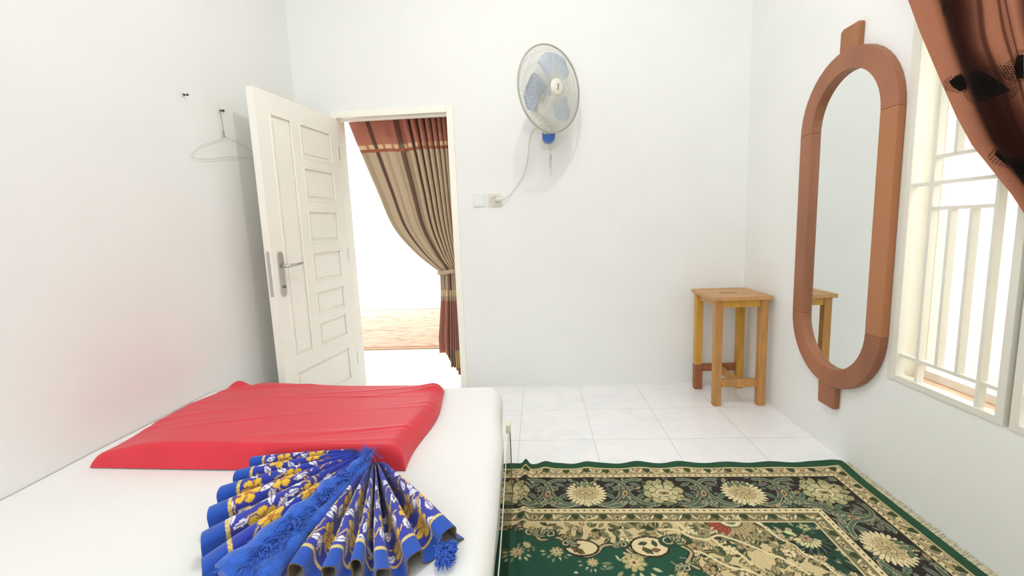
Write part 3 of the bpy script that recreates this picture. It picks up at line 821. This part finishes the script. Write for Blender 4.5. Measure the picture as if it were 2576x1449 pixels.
# ------------------------------------------------------------------ stool
st_m = material('varnished_wood', (190, 138, 78), .42, noise=(7, .22, (6, 6, 1)), spec=.4)
st_y = material('yellow_varnished_wood', (206, 156, 66), .42, noise=(7, .18, (6, 6, 1)), spec=.4)
st_d = material('brown_varnished_wood', (158, 96, 60), .45, noise=(7, .2, (1, 6, 6)), spec=.4)
st_t = material('worn_seat_wood', (204, 158, 108), .5, noise=(9, .25, (1, 7, 1)), spec=.35)
stool = empty('stool', (1.21, 2.86, 0), 'tall wooden stool standing in the corner beside the mirror', 'stool')
SH = .688
lx0, lx1, ly0, ly1 = 1.060, 1.324, 2.694, 2.99
def leg(x, y, m): 
    in_parent(obj('leg', MB().box(x, x+.046, y, y+.044, 0, SH-.024, .004), m), stool)
leg(lx0, ly0, st_m); leg(lx1, ly0, st_m); leg(lx1, ly1, st_y)
o = MB(); o.box(lx0-.01, lx0+.036, ly1, ly1+.044, 0, SH-.024, .004)
bl = in_parent(obj('leg', o, [st_y, st_d]), stool)
for p in bl.data.polygons: p.material_index = 0
in_parent(obj('leg_sleeve', MB().box(lx0-.012, lx0+.038, ly1-.002, ly1+.046, 0, .175, .003), st_d), bl)
in_parent(obj('apron', MB().box(lx0+.046, lx1, ly0+.006, ly0+.028, SH-.068, SH-.024, .002), st_y), stool)
in_parent(obj('apron', MB().box(lx0+.036, lx1, ly1+.010, ly1+.032, SH-.068, SH-.024, .002), st_y), stool)
in_parent(obj('apron', MB().box(lx0+.008, lx0+.030, ly0+.044, ly1, SH-.068, SH-.024, .002), st_t), stool)
in_parent(obj('apron', MB().box(lx1+.014, lx1+.036, ly0+.044, ly1, SH-.068, SH-.024, .002), st_t), stool)
in_parent(obj('stretcher', MB().box(lx0+.046, lx1, ly0+.010, ly0+.032, .118, .168, .002), st_m), stool)
in_parent(obj('stretcher', MB().box(lx0+.036, lx1, ly1+.008, ly1+.030, .125, .175, .002), st_d), stool)
in_parent(obj('stretcher', MB().box((lx0+lx1)/2+.005, (lx0+lx1)/2+.030, ly0+.032, ly1+.010, .125, .168, .002), st_m), stool)
mb = MB()
sx0, sx1, sy0, sy1 = 1.038, 1.388, 2.680, 3.055
for x0, x1 in ((sx0, sx0+.045), (sx1-.045, sx1)): mb.box(x0, x1, sy0, sy1, SH-.024, SH, .003)
mb.box(sx0+.045, sx1-.045, sy0, sy0+.04, SH-.024, SH, .003); mb.box(sx0+.045, sx1-.045, sy1-.04, sy1, SH-.024, SH, .003)
mb.box(sx0+.045, sx1-.045, sy0+.04, sy1-.04, SH-.022, SH-.0025, .001)
seat = in_parent(obj('seat', mb, st_t), stool)
# scuffed pale hand-hole mark in the middle of the seat
mb = MB(); out = []
for k in range(20):
    a = 2*PI*k/20; out.append((1.20+.055*math.cos(a)*(1+.12*math.sin(3*a)), 2.85+.030*math.sin(a)*(1+.2*math.cos(2*a))))
mb.prism(out, lambda a, b: (a, b, SH-.003), lambda a, b: (a, b, SH-.0012))
in_parent(obj('inlay', mb, material('olive_scuff', (168, 140, 76), .6, noise=(30, .4))), seat)

# ------------------------------------------------------------------ mirror
mir = empty('wall_mirror', (XR, 2.14, 1.1), 'tall oval wall mirror in a brown wooden frame on the right wall', 'mirror')
mw = material('brown_frame_wood', (160, 104, 74), .45, noise=(3.5, .28, (1, 1, .35)), spec=.4)
mw2 = material('orange_frame_wood', (168, 111, 72), .45, noise=(3.0, .24, (1, 1, .2)), spec=.4)
MC, MRo, MRi = 2.142, .312, .224
z0o, z1o = .335, 1.862
zc0, zc1 = z0o+MRo, z1o-MRo
def ring_seg(a0, a1, zc, n=24):
    return [(MC+R*math.cos(a), zc+R*math.sin(a)) for R, seq in ((MRo, np.linspace(a0, a1, n)), (MRi, np.linspace(a1, a0, n))) for a in seq]
XF, XBk = XR-.034, XR-.002
f0 = lambda a, b: (XBk, a, b); f1 = lambda a, b: (XF, a, b)
def bevel_obj(o, w=.003):
    b = o.modifiers.new('bevel', 'BEVEL'); b.width = w; b.segments = 2; b.limit_method = 'ANGLE'; b.angle_limit = .6
    for p in o.data.polygons: p.use_smooth = False
    return o
bevel_obj(in_parent(obj('frame_arch', MB().prism(ring_seg(0, PI, zc1), f0, f1), mw), mir))
bevel_obj(in_parent(obj('frame_arch', MB().prism(ring_seg(PI, 2*PI, zc0), f0, f1), mw), mir))
for a, b, m in ((MC-MRo, MC-MRi, mw2), (MC+MRi, MC+MRo, mw)):
    bevel_obj(in_parent(obj('frame_rail', MB().prism([(a, zc0), (b, zc0), (b, zc1), (a, zc1)], f0, f1), m), mir))
bevel_obj(in_parent(obj('mounting_tab', MB().prism([(2.082, 1.84), (2.198, 1.84), (2.196, 1.948), (2.180, 1.958), (2.084, 1.955), (2.080, 1.945)], f0, lambda a, b: (XF+.008, a, b)), mw2), mir))
bevel_obj(in_parent(obj('mounting_tab', MB().prism([(2.088, .36), (2.218, .36), (2.214, .234), (2.204, .228), (2.100, .230), (2.090, .238)], f0, lambda a, b: (XF+.008, a, b)), mw), mir))
glass_out = [(MC+(MRi+.01)*math.cos(a), zc1+(MRi+.01)*math.sin(a)) for a in np.linspace(0, PI, 24)]+[(MC+(MRi+.01)*math.cos(a), zc0+(MRi+.01)*math.sin(a)) for a in np.linspace(PI, 2*PI, 24)]
silver = material('silvered_glass', (0.87, 0.90, 0.89), .015, 1.0)
in_parent(obj('mirror_glass', MB().prism(glass_out, lambda a, b: (XR-.004, a, b), lambda a, b: (XR-.009, a, b)), silver), mir)

# ------------------------------------------------------------------ wall fan
fan = empty('wall_fan', (.09, YB, 1.72), 'white oscillating wall fan with three pale blue blades above the switches', 'fan')
wp = material('ivory_plastic', (226, 224, 212), .4)
ring_m = material('grey_ring_plastic', (176, 174, 160), .4)
bladem = material('pale_blue_plastic', (198, 214, 234), .3, spec=.4, trans=.25)
bluecap = material('blue_plastic', (40, 96, 176), .35)
grey_p = material('grey_print', (140, 130, 118), .5)
FC = Vector((.104, 2.76, 1.945)); yw = math.radians(41); tilt = math.radians(-2)
FR = .243
nrm = Vector((math.sin(yw), -math.cos(yw), math.sin(tilt))).normalized()
sx = Vector((math.cos(yw), math.sin(yw), 0)); up = nrm.cross(sx)*-1
if up.z < 0: up = -up
MF = Matrix((sx, up, nrm)).transposed().to_4x4(); MF.translation = FC
wire_m = material('chrome_wire', (214, 212, 200), .35, 0.2)
def guard(front):
    mb = MB(); n = 108; s = 1 if front else -1; dpt = .055 if front else .075
    for k in range(n):
        a = 2*PI*k/n; pts = []
        for q in range(7):
            t = q/6; r = .045+(FR-.045)*t; z = s*(dpt*(1-t**3.0))+.002
            aa = a+(.18*(1-t) if front else -.1*(1-t))
            pts.append(MF @ Vector((r*math.cos(aa), r*math.sin(aa), z)))
        mb.tube(pts, .00102, 4, cap=False)
    for rr in (.10, .16, .21):
        t = (rr-.045)/(FR-.045); z = s*(dpt*(1-t**3.0))
        mb.tube([MF @ Vector((rr*math.cos(2*PI*k/48), rr*math.sin(2*PI*k/48), z)) for k in range(48)], .0012, 4, closed=True)
    return mb
fr_ = in_parent(obj('front_guard', guard(True), wire_m), fan)
in_parent(obj('rear_guard', guard(False), wire_m), fan)
mb = MB(); mb.tube([MF @ Vector((FR*math.cos(2*PI*k/72), FR*math.sin(2*PI*k/72), 0)) for k in range(72)], .0052, 8, closed=True)
in_parent(obj('guard_rim', mb, ring_m, smooth=True), fan)
mb = MB(); mb.lathe([(.046, .046), (.048, .054), (.046, .062), (.036, .067), (0.0001, .068)], 32, MF)
cap = in_parent(obj('hub_cap', mb, wp, smooth=True), fr_)
mb = MB(); mb.box(-.004, .004, -.018, .018, .0675, .0705, .001, MF @ Matrix.Rotation(-.1, 4, 'Z'))
in_parent(obj('badge', mb, grey_p), fr_)
mb = MB(); mb.lathe([(.0001, .030), (.020, .028), (.034, .012), (.036, -.03), (.0001, -.032)], 28, MF)
in_parent(obj('blade_hub', mb, bladem, smooth=True), fan)
for b in range(3):
    a0 = math.radians(62)+b*2*PI/3; nu, nv = 22, 14; P = np.zeros((nv, nu, 3))
    for i in range(nv):
        for j in range(nu):
            u = j/(nu-1); v = i/(nv-1)
            r = .030+.180*u
            half = .22+.36*math.sin(min(1, u*1.15)*PI*.62) if u < .93 else None
            wdt = (.30+.42*math.sin(u**.8*PI*.60))*(1-smoothstep(.80, 1.0, np.array(u)).item()*.45)
            ang = a0+(v-.5)*2*wdt*(.95) + .32*u
            tipr = r-.018*((v-.5)*2)**2*u
            z = (v-.5)*.062*(.5+.5*u)*-1
            p = MF @ Vector((tipr*math.cos(ang), tipr*math.sin(ang), z)); P[i, j] = p
    o = in_parent(obj('blade', grid_mesh('blade', P), bladem, smooth=True), fan)
    so = o.modifiers.new('thick', 'SOLIDIFY'); so.thickness = .0025
mb = MB(); mb.lathe([(.0001, -.205), (.036, -.200), (.052, -.18), (.058, -.14), (.056, -.10), (.045, -.082), (.0001, -.080)], 28, MF)
in_parent(obj('motor_housing', mb, wp, smooth=True), fan)
# neck and wall bracket
mot = MF @ Vector((0, 0, -.14))
mb = MB(); mb.tube([mot+Vector((0, 0, -.04)), (mot.x+.004, mot.y, 1.84), (.094, 2.90, 1.78), (.094, 2.945, 1.76)], [.022, .018, .020, .026], 12)
in_parent(obj('neck', mb, wp, smooth=True), fan)
mb = MB(); mb.box(.050, .138, 2.895, YB-.002, 1.712, 1.780, .010); mb.box(.046, .142, YB-.016, YB-.001, 1.66, 1.83, .005)
in_parent(obj('wall_bracket', mb, wp), fan)
mb = MB(); M2 = Matrix.Translation((.094, 2.893, 1.742)) @ Matrix.Rotation(PI/2, 4, 'X')
mb.lathe([(.0001, .012), (.014, .012), (.020, .008), (.021, -.004)], 24, M2); 
knob = in_parent(obj('speed_dial', mb, wp, smooth=True), fan)
mb = MB(); mb.lathe([(.0215, -.004), (.0245, -.004), (.0245, .006), (.0215, .006)], 24, M2); in_parent(obj('dial_ring', mb, ring_m), fan)
out = [(-.040, .030), (-.028, .016), (0, .010), (.028, .016), (.040, .030), (.038, -.012), (.022, -.030), (0, -.035), (-.022, -.030), (-.038, -.012)]
mb = MB(); mb.prism(out, lambda a, b: (.093+a, 2.885, 1.702+b), lambda a, b: (.093+a, 2.955, 1.702+b))
in_parent(obj('blue_cap', mb, bluecap), fan).data
for x, z0, zt0, zt1 in ((.097, 1.46, 1.585, 1.52), (.106, 1.475, 1.60, 1.57)):
    mb = MB(); mb.tube([(x, 2.93, 1.69), (x+.002, 2.93, z0)], .0011, 5); mb.tube([(x+.001, 2.93, zt0), (x+.001, 2.93, zt1)], [.0028, .0032], 8)
    in_parent(obj('pull_cord', mb, ring_m), fan)
cordm = material('ivory_cord', (214, 212, 200), .5)
cp = catmull([(.06, YB-.012, 1.80), (.0, YB-.012, 1.79), (-.030, YB-.012, 1.72), (-.040, YB-.012, 1.65), (-.052, YB-.010, 1.58), (-.082, YB-.012, 1.49), (-.118, YB-.015, 1.44), (-.160, YB-.022, 1.385), (-.185, YB-.03, 1.357), (-.215, YB-.042, 1.345)], 8)
mb = MB(); mb.tube([tuple(p) for p in cp], .0027, 7)
cord = in_parent(obj('power_cord', mb, cordm, smooth=True), fan)
mb = MB(); mb.tube([(-.214, YB-.042, 1.345), (-.232, YB-.045, 1.343), (-.262, YB-.043, 1.340), (-.275, YB-.03, 1.338)], [.006, .011, .014, .013], 10)
in_parent(obj('plug', mb, wp, smooth=True), fan)

# ------------------------------------------------------------------ switch and socket
plate_m = material('switch_plastic', (222, 225, 226), .3)
sw = empty('light_switch', (-.388, YB, 1.34), 'small square white light switch between the doorway and the socket', 'switch')
in_parent(obj('plate', MB().box(-.430, -.346, YB-.010, YB-.0005, 1.299, 1.383, .003), plate_m), sw)
in_parent(obj('rocker', MB().box(-.412, -.364, YB-.0135, YB-.009, 1.312, 1.370, .0015, None), plate_m), sw)
sk = empty('wall_socket', (-.28, YB, 1.34), 'white wall socket holding the fan plug, right of the light switch', 'socket')
in_parent(obj('plate', MB().box(-.326, -.240, YB-.012, YB-.0005, 1.296, 1.381, .003), material('socket_plastic', (216, 214, 202), .35)), sk)
M3 = Matrix.Translation((-.283, YB-.012, 1.338)) @ Matrix.Rotation(PI/2, 4, 'X')
mb = MB(); mb.lathe([(.030, 0), (.032, .004), (.030, .008), (.024, .008), (.023, .001), (.0001, .001)], 28, M3)
in_parent(obj('outlet_ring', mb, material('socket_ring', (210, 206, 190), .35), smooth=False), sk)

# ------------------------------------------------------------------ hanger and nails on the left wall
nail_m = material('dark_nail', (70, 68, 64), .4, .8)
def nail(y, z, label):
    e = empty('wall_nail', (XL, y, z), label, 'nail')
    mb = MB(); mb.tube([(XL, y, z), (XL+.022, y, z+.003)], .0018, 8); in_parent(obj('shank', mb, nail_m), e)
    mb = MB(); mb.tube([(XL+.020, y, z+.003), (XL+.0235, y, z+.0034)], .0055, 10); mb.tube([(XL+.012, y-.016, z+.002), (XL+.012, y-.004, z+.004)], .003, 6); in_parent(obj('head', mb, nail_m), e)
nail(2.094, 1.818, 'bare dark nail on the left wall, left of the wire hanger')
nail(2.334, 1.806, 'dark nail on the left wall that carries the wire hanger')
hw = material('white_coated_wire', (206, 206, 198), .4, .1)
h = empty('wire_hanger', (XL+.02, 2.334, 1.80), 'thin white wire clothes hanger hanging on the left wall beside the door', 'clothes hanger')
HX = XL+.014
hp = catmull([(HX, 2.330, 1.676), (HX, 2.245, 1.640), (HX, 2.135, 1.592), (HX, 2.088, 1.556), (HX, 2.082, 1.545), (HX, 2.094, 1.534), (HX, 2.20, 1.545), (HX, 2.335, 1.575), (HX, 2.46, 1.590), (HX, 2.575, 1.605), (HX, 2.583, 1.616), (HX, 2.567, 1.634), (HX, 2.44, 1.665), (HX, 2.330, 1.676)], 6)
mb = MB(); mb.tube([tuple(p) for p in hp], .0016, 7)
in_parent(obj('shoulder_wire', mb, hw, smooth=True), h)
hk = catmull([(HX, 2.322, 1.674), (HX, 2.325, 1.70), (HX, 2.322, 1.76), (HX, 2.318, 1.795), (HX, 2.326, 1.812), (HX, 2.336, 1.8115), (HX, 2.343, 1.800)], 6)
mb = MB(); mb.tube([tuple(p) for p in hk], .0017, 7)
for k in range(5): mb.tube([(HX+.003*math.cos(a), 2.326+.004*math.sin(a), 1.676+.006*k+a*.0009) for a in np.linspace(0, 2*PI, 9)], .0012, 5)
in_parent(obj('hook', mb, material('bare_wire', (150, 148, 140), .35, .8), smooth=True), h)

# ------------------------------------------------------------------ doorway curtain
def doorway_curtain():
    yc = YB+.175
    nt, ns = 260, 300
    # left silhouette X as a function of z
    Lz = np.array([1.99, 1.752, 1.452, 1.189, .994, .900, .846, .795, .555, .35, .20]); Lx = np.array([-1.350, -1.271, -1.164, -1.066, -.916, -.82, -.752, -.735, -.743, -.760, -.775])
    zt, zb = 1.985, .05
    cc = catmull(np.stack([Lz, Lx], 1)[[0, 1, 2, 3, 4, 6, 7, 8, 9, 10]], 10); Lz, Lx = cc[:, 0], cc[:, 1]
    P = np.zeros((nt, ns, 3)); s = np.linspace(0, 1, ns)
    nf = 11.0
    X0 = np.zeros((nt,))
    for i in range(nt):
        t = i/(nt-1); z = zt+(zb-zt)*t
        xl = np.interp(z, Lz[::-1], Lx[::-1]); xr = -.560 if z > .9 else -.560
        g = smoothstep(.0, 1.0, np.array((zt-z)/(zt-.87))) if z > .87 else 1.0
        gath = float(g)
        # folds compress towards the right
        k = 1.55+1.0*0
        f = s**(.80)                                   # more cloth per width on the right
        x = xl+(xr-xl)*f
        amp = (.007+.030*smoothstep(.25, .7, s))*(1-.35*gath)
        ph = 2*PI*nf*(s**1.75)+.25*math.sin(z*3)
        y = yc+amp*np.sin(ph)+.014*np.sin(2*PI*2.2*s+1+z)*(1-gath)
        x = x+.008*np.cos(ph)*(1-.3*gath)*s
        if z < .87:
            wdt = smoothstep(.87, .5, np.array(z)).item() if False else min(1, (.87-z)/.35)
            y = yc+(.010+.014*wdt)*np.sin(ph)
            # uneven hem: the front layer ends higher than the back one
        zz = np.full(ns, z)
        P[i, :, 0] = x; P[i, :, 1] = y; P[i, :, 2] = zz
    # lower hem varies across the cloth (draped corner rises to the left)
    hem = np.interp(s, [0, .22, .30, .5, .62, .75, 1.0], [.215, .205, .105, .100, .045, .045, .05])
    for i in range(nt):
        t = i/(nt-1); z = zt+(zb-zt)*t
        if z < .87:
            q = (.87-z)/(.87-zb); P[i, :, 2] = .87+(hem-.87)*q
    # bands follow the cloth; shade in the fold recesses is painted as dark strips
    U = np.repeat(s[None]*1.9, nt, 0); V = P[..., 2]+.0
    # bands droop where the cloth is pulled aside
    pull = (1-s)[None]*smoothstep(1.95, .9, P[..., 2])*.0
    V = V+pull
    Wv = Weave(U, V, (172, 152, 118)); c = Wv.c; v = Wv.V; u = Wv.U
    sm = smoothstep
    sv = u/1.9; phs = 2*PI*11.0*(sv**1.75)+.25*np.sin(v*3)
    fold_shade = np.where(sv > .42, .5+.5*np.sin(phs+.3), np.exp(-((sv-.12)/.025)**2)+np.exp(-((sv-.36)/.03)**2))
    k1 = sm(.45, .80, fold_shade)[:, None]
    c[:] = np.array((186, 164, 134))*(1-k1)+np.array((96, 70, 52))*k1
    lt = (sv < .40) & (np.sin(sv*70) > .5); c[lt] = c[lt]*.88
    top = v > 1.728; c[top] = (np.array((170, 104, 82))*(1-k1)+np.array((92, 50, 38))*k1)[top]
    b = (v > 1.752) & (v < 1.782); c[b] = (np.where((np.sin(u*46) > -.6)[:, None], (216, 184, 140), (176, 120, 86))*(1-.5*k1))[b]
    c[(v > 1.728) & (v < 1.752)] = (150, 82, 58)
    low = (v < .62) & (v > .24); c[low] = (160, 104, 88)
    b = (v < .700) & (v > .655); c[b] = (206, 184, 146)
    c[(v < .655) & (v > .62)] = (178, 152, 120)
    b = (v < .24); c[b & (u > .8)] = (196, 164, 112); c[b & (u > .8) & (v < .105)] = (164, 112, 66)
    c[b & (u <= .8)] = (184, 112, 90)
    c[b & (u <= .95) & (u > .5)] = (128, 108, 84)
    for (a, z) in ((.9, .52), (.6, .40), (1.3, .36), (1.1, .30), (.35, .47)): Wv.flower(a, z, .022, 5, (110, 66, 48), (90, 50, 40), None, a)
    rs = np.random.RandomState(1); c *= (1+rs.uniform(-.03, .03, (len(c), 1)))
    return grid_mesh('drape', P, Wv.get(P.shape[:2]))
cur_m = material('satin_curtain', (255, 255, 255), .5, attr='weave', spec=.35, sheen=.2)
dc = empty('doorway_curtain', (-.95, YB+.175, 1.98), 'brown and beige banded curtain tied back in the doorway', 'curtain')
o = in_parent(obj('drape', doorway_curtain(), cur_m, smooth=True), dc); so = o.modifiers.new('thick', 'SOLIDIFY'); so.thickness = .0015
mb = MB(); mb.tube([(-1.42, YB+.175, 1.995), (-.5, YB+.175, 1.995)], .007, 10)
in_parent(obj('curtain_rod', mb, cream_m, smooth=True), dc)
# tie-back sash with a knot and hanging tail
tie_m = material('beige_sash', (190, 168, 136), .5, noise=(40, .3), sheen=.2)
mb = MB(); ring = [(-.648+.098*math.cos(a), YB+.175+.040*math.sin(a), .842+.012*math.cos(a)) for a in np.linspace(0, 2*PI, 40, endpoint=False)]
mb.tube(ring, .016, 8, closed=True, flat=.5)
in_parent(obj('tie_back', mb, tie_m, smooth=True), dc)

# ------------------------------------------------------------------ window curtain (near, top right)
def window_curtain():
    zt, zb = 2.25, .40
    s = np.concatenate([np.linspace(0, .34, 300, endpoint=False), np.linspace(.34, 1, 90)]); ZZ = np.concatenate([np.linspace(zt, 1.93, 20, endpoint=False), np.linspace(1.93, 1.05, 480, endpoint=False), np.linspace(1.05, zb, 40)]); nt, ns = len(ZZ), len(s)
    Lz = np.array([2.25, 1.891, 1.760, 1.575, 1.445, 1.343, 1.245, 1.185, 1.123, 1.0, .88, .80, .4]); Ly = np.array([1.92, 1.770, 1.708, 1.612, 1.543, 1.480, 1.398, 1.348, 1.304, 1.20, 1.08, 1.02, 1.02])
    Rz = np.array([2.25, 1.6, 1.2, .9, .80, .4]); Ry = np.array([.30, .50, .66, .80, .84, .80])
    P = np.zeros((nt, ns, 3))
    for i in range(nt):
        z = ZZ[i]
        yl = np.interp(z, Lz[::-1], Ly[::-1]); yr = np.interp(z, Rz[::-1], Ry[::-1])
        g = min(1, (zt-z)/1.45)
        ph = 2*PI*8*s**1.1+.5*math.sin(z*2)
        y = yl+(yr-yl)*s+.008*np.cos(ph)*smoothstep(0, .06, s)
        x = 1.335+(.026*(1-.35*g))*np.sin(ph+.6)*smoothstep(0, .05, s)
        P[i, :, 0] = np.minimum(x, XR-.02); P[i, :, 1] = y; P[i, :, 2] = z
    U = np.repeat(s[None]*1.3, nt, 0); V = P[..., 2]
    Wv = Weave(U, V, (160, 106, 82)); c = Wv.c; v = Wv.V; u = Wv.U
    rs = np.random.RandomState(7); ph = rs.uniform(0, 6, 6)
    # broad soft dark stripes woven in; thin lines are fold shade painted as colour
    for uc, wd, amt, gr in ((.135, .058, .97, 1.1), (.20, .006, .55, 0), (.245, .006, .5, 0), (.285, .008, .5, 0), (.37, .035, .8, .3), (.60, .05, .9, .2), (.9, .05, .9, .2)):
        wob = .006*np.sin(v*9+ph[0])+.004*np.sin(v*21+ph[1])
        wv = wd+gr*.12*np.clip(1.62-v, 0, .6)
        a = (np.exp(-(np.abs(u-uc+wob-gr*.08*np.clip(1.62-v, 0, .6))/wv)**3.5)*amt)[:, None]
        c[:] = c*(1-a)+np.array((34, 12, 7))*a
    # dark woven leaf motifs with open mesh edges
    def motif(uu, vv, L, W_, ang):
        Wv.leaf(uu, vv, L, W_, ang, (14, 9, 7))
        i = Wv.near(uu-L*1.6, uu+L*1.6, vv-L*1.6, vv+L*1.6)
        du = Wv.U[i]-uu; dv = Wv.V[i]-vv; r = np.hypot(du/1.7, dv)
        m = (r < L*.95) & ((np.sin((du*.6+dv)*900) > -.1) & (np.sin((du*.6-dv)*700) > -.3)) & (r > W_*.5)
        Wv.put(i, m, (30, 18, 13))
    for (a, b, L, W_, an) in ((.115, 1.785, .022, .018, .3), (.055, 1.545, .034, .028, -.4), (.150, 1.505, .066, .050, -.4), (.275, 1.53, .045, .035, .5), (.075, 1.29, .035, .024, -.5), (.13, 1.255, .05, .04, .4), (.33, 1.40, .05, .04, .2), (.27, 1.15, .05, .04, .2), (.45, 1.75, .05, .04, .3), (.6, 1.5, .04, .03, .3)):
        motif(a, b, L, W_, an)
    c *= (1+rs.uniform(-.05, .05, (len(c), 1)))
    return grid_mesh('drape', P, Wv.get(P.shape[:2]))
def drape_material():
    m = material('brown_drape', (255, 255, 255), .7, attr='weave', spec=.05)
    N = m.node_tree.nodes; L = m.node_tree.links; b = N['Principled BSDF']; out = N['Material Output']
    tr = N.new('ShaderNodeBsdfTranslucent'); at = [n for n in N if n.type == 'ATTRIBUTE'][0]; L.new(at.outputs['Color'], tr.inputs[0])
    mx = N.new('ShaderNodeMixShader'); mx.inputs[0].default_value = .06
    L.new(b.outputs[0], mx.inputs[1]); L.new(tr.outputs[0], mx.inputs[2]); L.new(mx.outputs[0], out.inputs[0]); return m
wc = empty('window_curtain', (1.335, 1.1, 2.27), 'dark brown patterned curtain swept across the barred window at the upper right', 'curtain')
o = in_parent(obj('drape', window_curtain(), drape_material(), smooth=True), wc)
mb = MB(); mb.tube([(1.335, .1, 2.27), (1.335, 2.0, 2.27)], .010, 12)
for y in (.15, 1.97): mb.box(1.325, XR-.002, y-.01, y+.01, 2.262, 2.278)
in_parent(obj('curtain_rod', mb, dark_steel), wc)
mb = MB(); mb.tube([(1.335+.045*math.sin(a), .93+.125*math.cos(a), .80) for a in np.linspace(0, 2*PI, 30, endpoint=False)], .014, 8, closed=True, flat=.5)
in_parent(obj('tie_back', mb, tie_m, smooth=True), wc)

# ------------------------------------------------------------------ carpet in the next room
cx0, cx1, cy0, cy1 = -2.75, -.3, 4.19, 6.45
mb = MB(); nx, ny = 60, 50
X, Y = np.meshgrid(np.linspace(cx0, cx1, 300), np.linspace(cy0, cy1, 260))
Wv = Weave(X, Y, (228, 186, 160)); rng = random.Random(21)
d = np.minimum(np.minimum(X-cx0, cx1-X), np.minimum(Y-cy0, cy1-Y)).reshape(-1)
Wv.c[(d > .05) & (d < .09)] = (186, 128, 100); Wv.c[d < .03] = (206, 168, 124)
for q in range(520):
    x, y = rng.uniform(cx0+.1, cx1-.1), rng.uniform(cy0+.1, cy1-.1)
    Wv.leaf(x, y, rng.uniform(.05, .12), rng.uniform(.01, .025), rng.uniform(-.5, .5), rng.choice(((216, 166, 138), (240, 214, 188), (206, 152, 124), (236, 204, 164))))
o = obj('carpet', grid_mesh('carpet', np.stack([X, Y, .008+0*X], -1), Wv.get(X.shape)), material('peach_wool', (255, 255, 255), .9, attr='weave'), smooth=True)
so = o.modifiers.new('thick', 'SOLIDIFY'); so.thickness = .006; so.offset = -1
tag(o, 'pale peach patterned carpet on the floor of the room beyond the doorway', 'carpet')
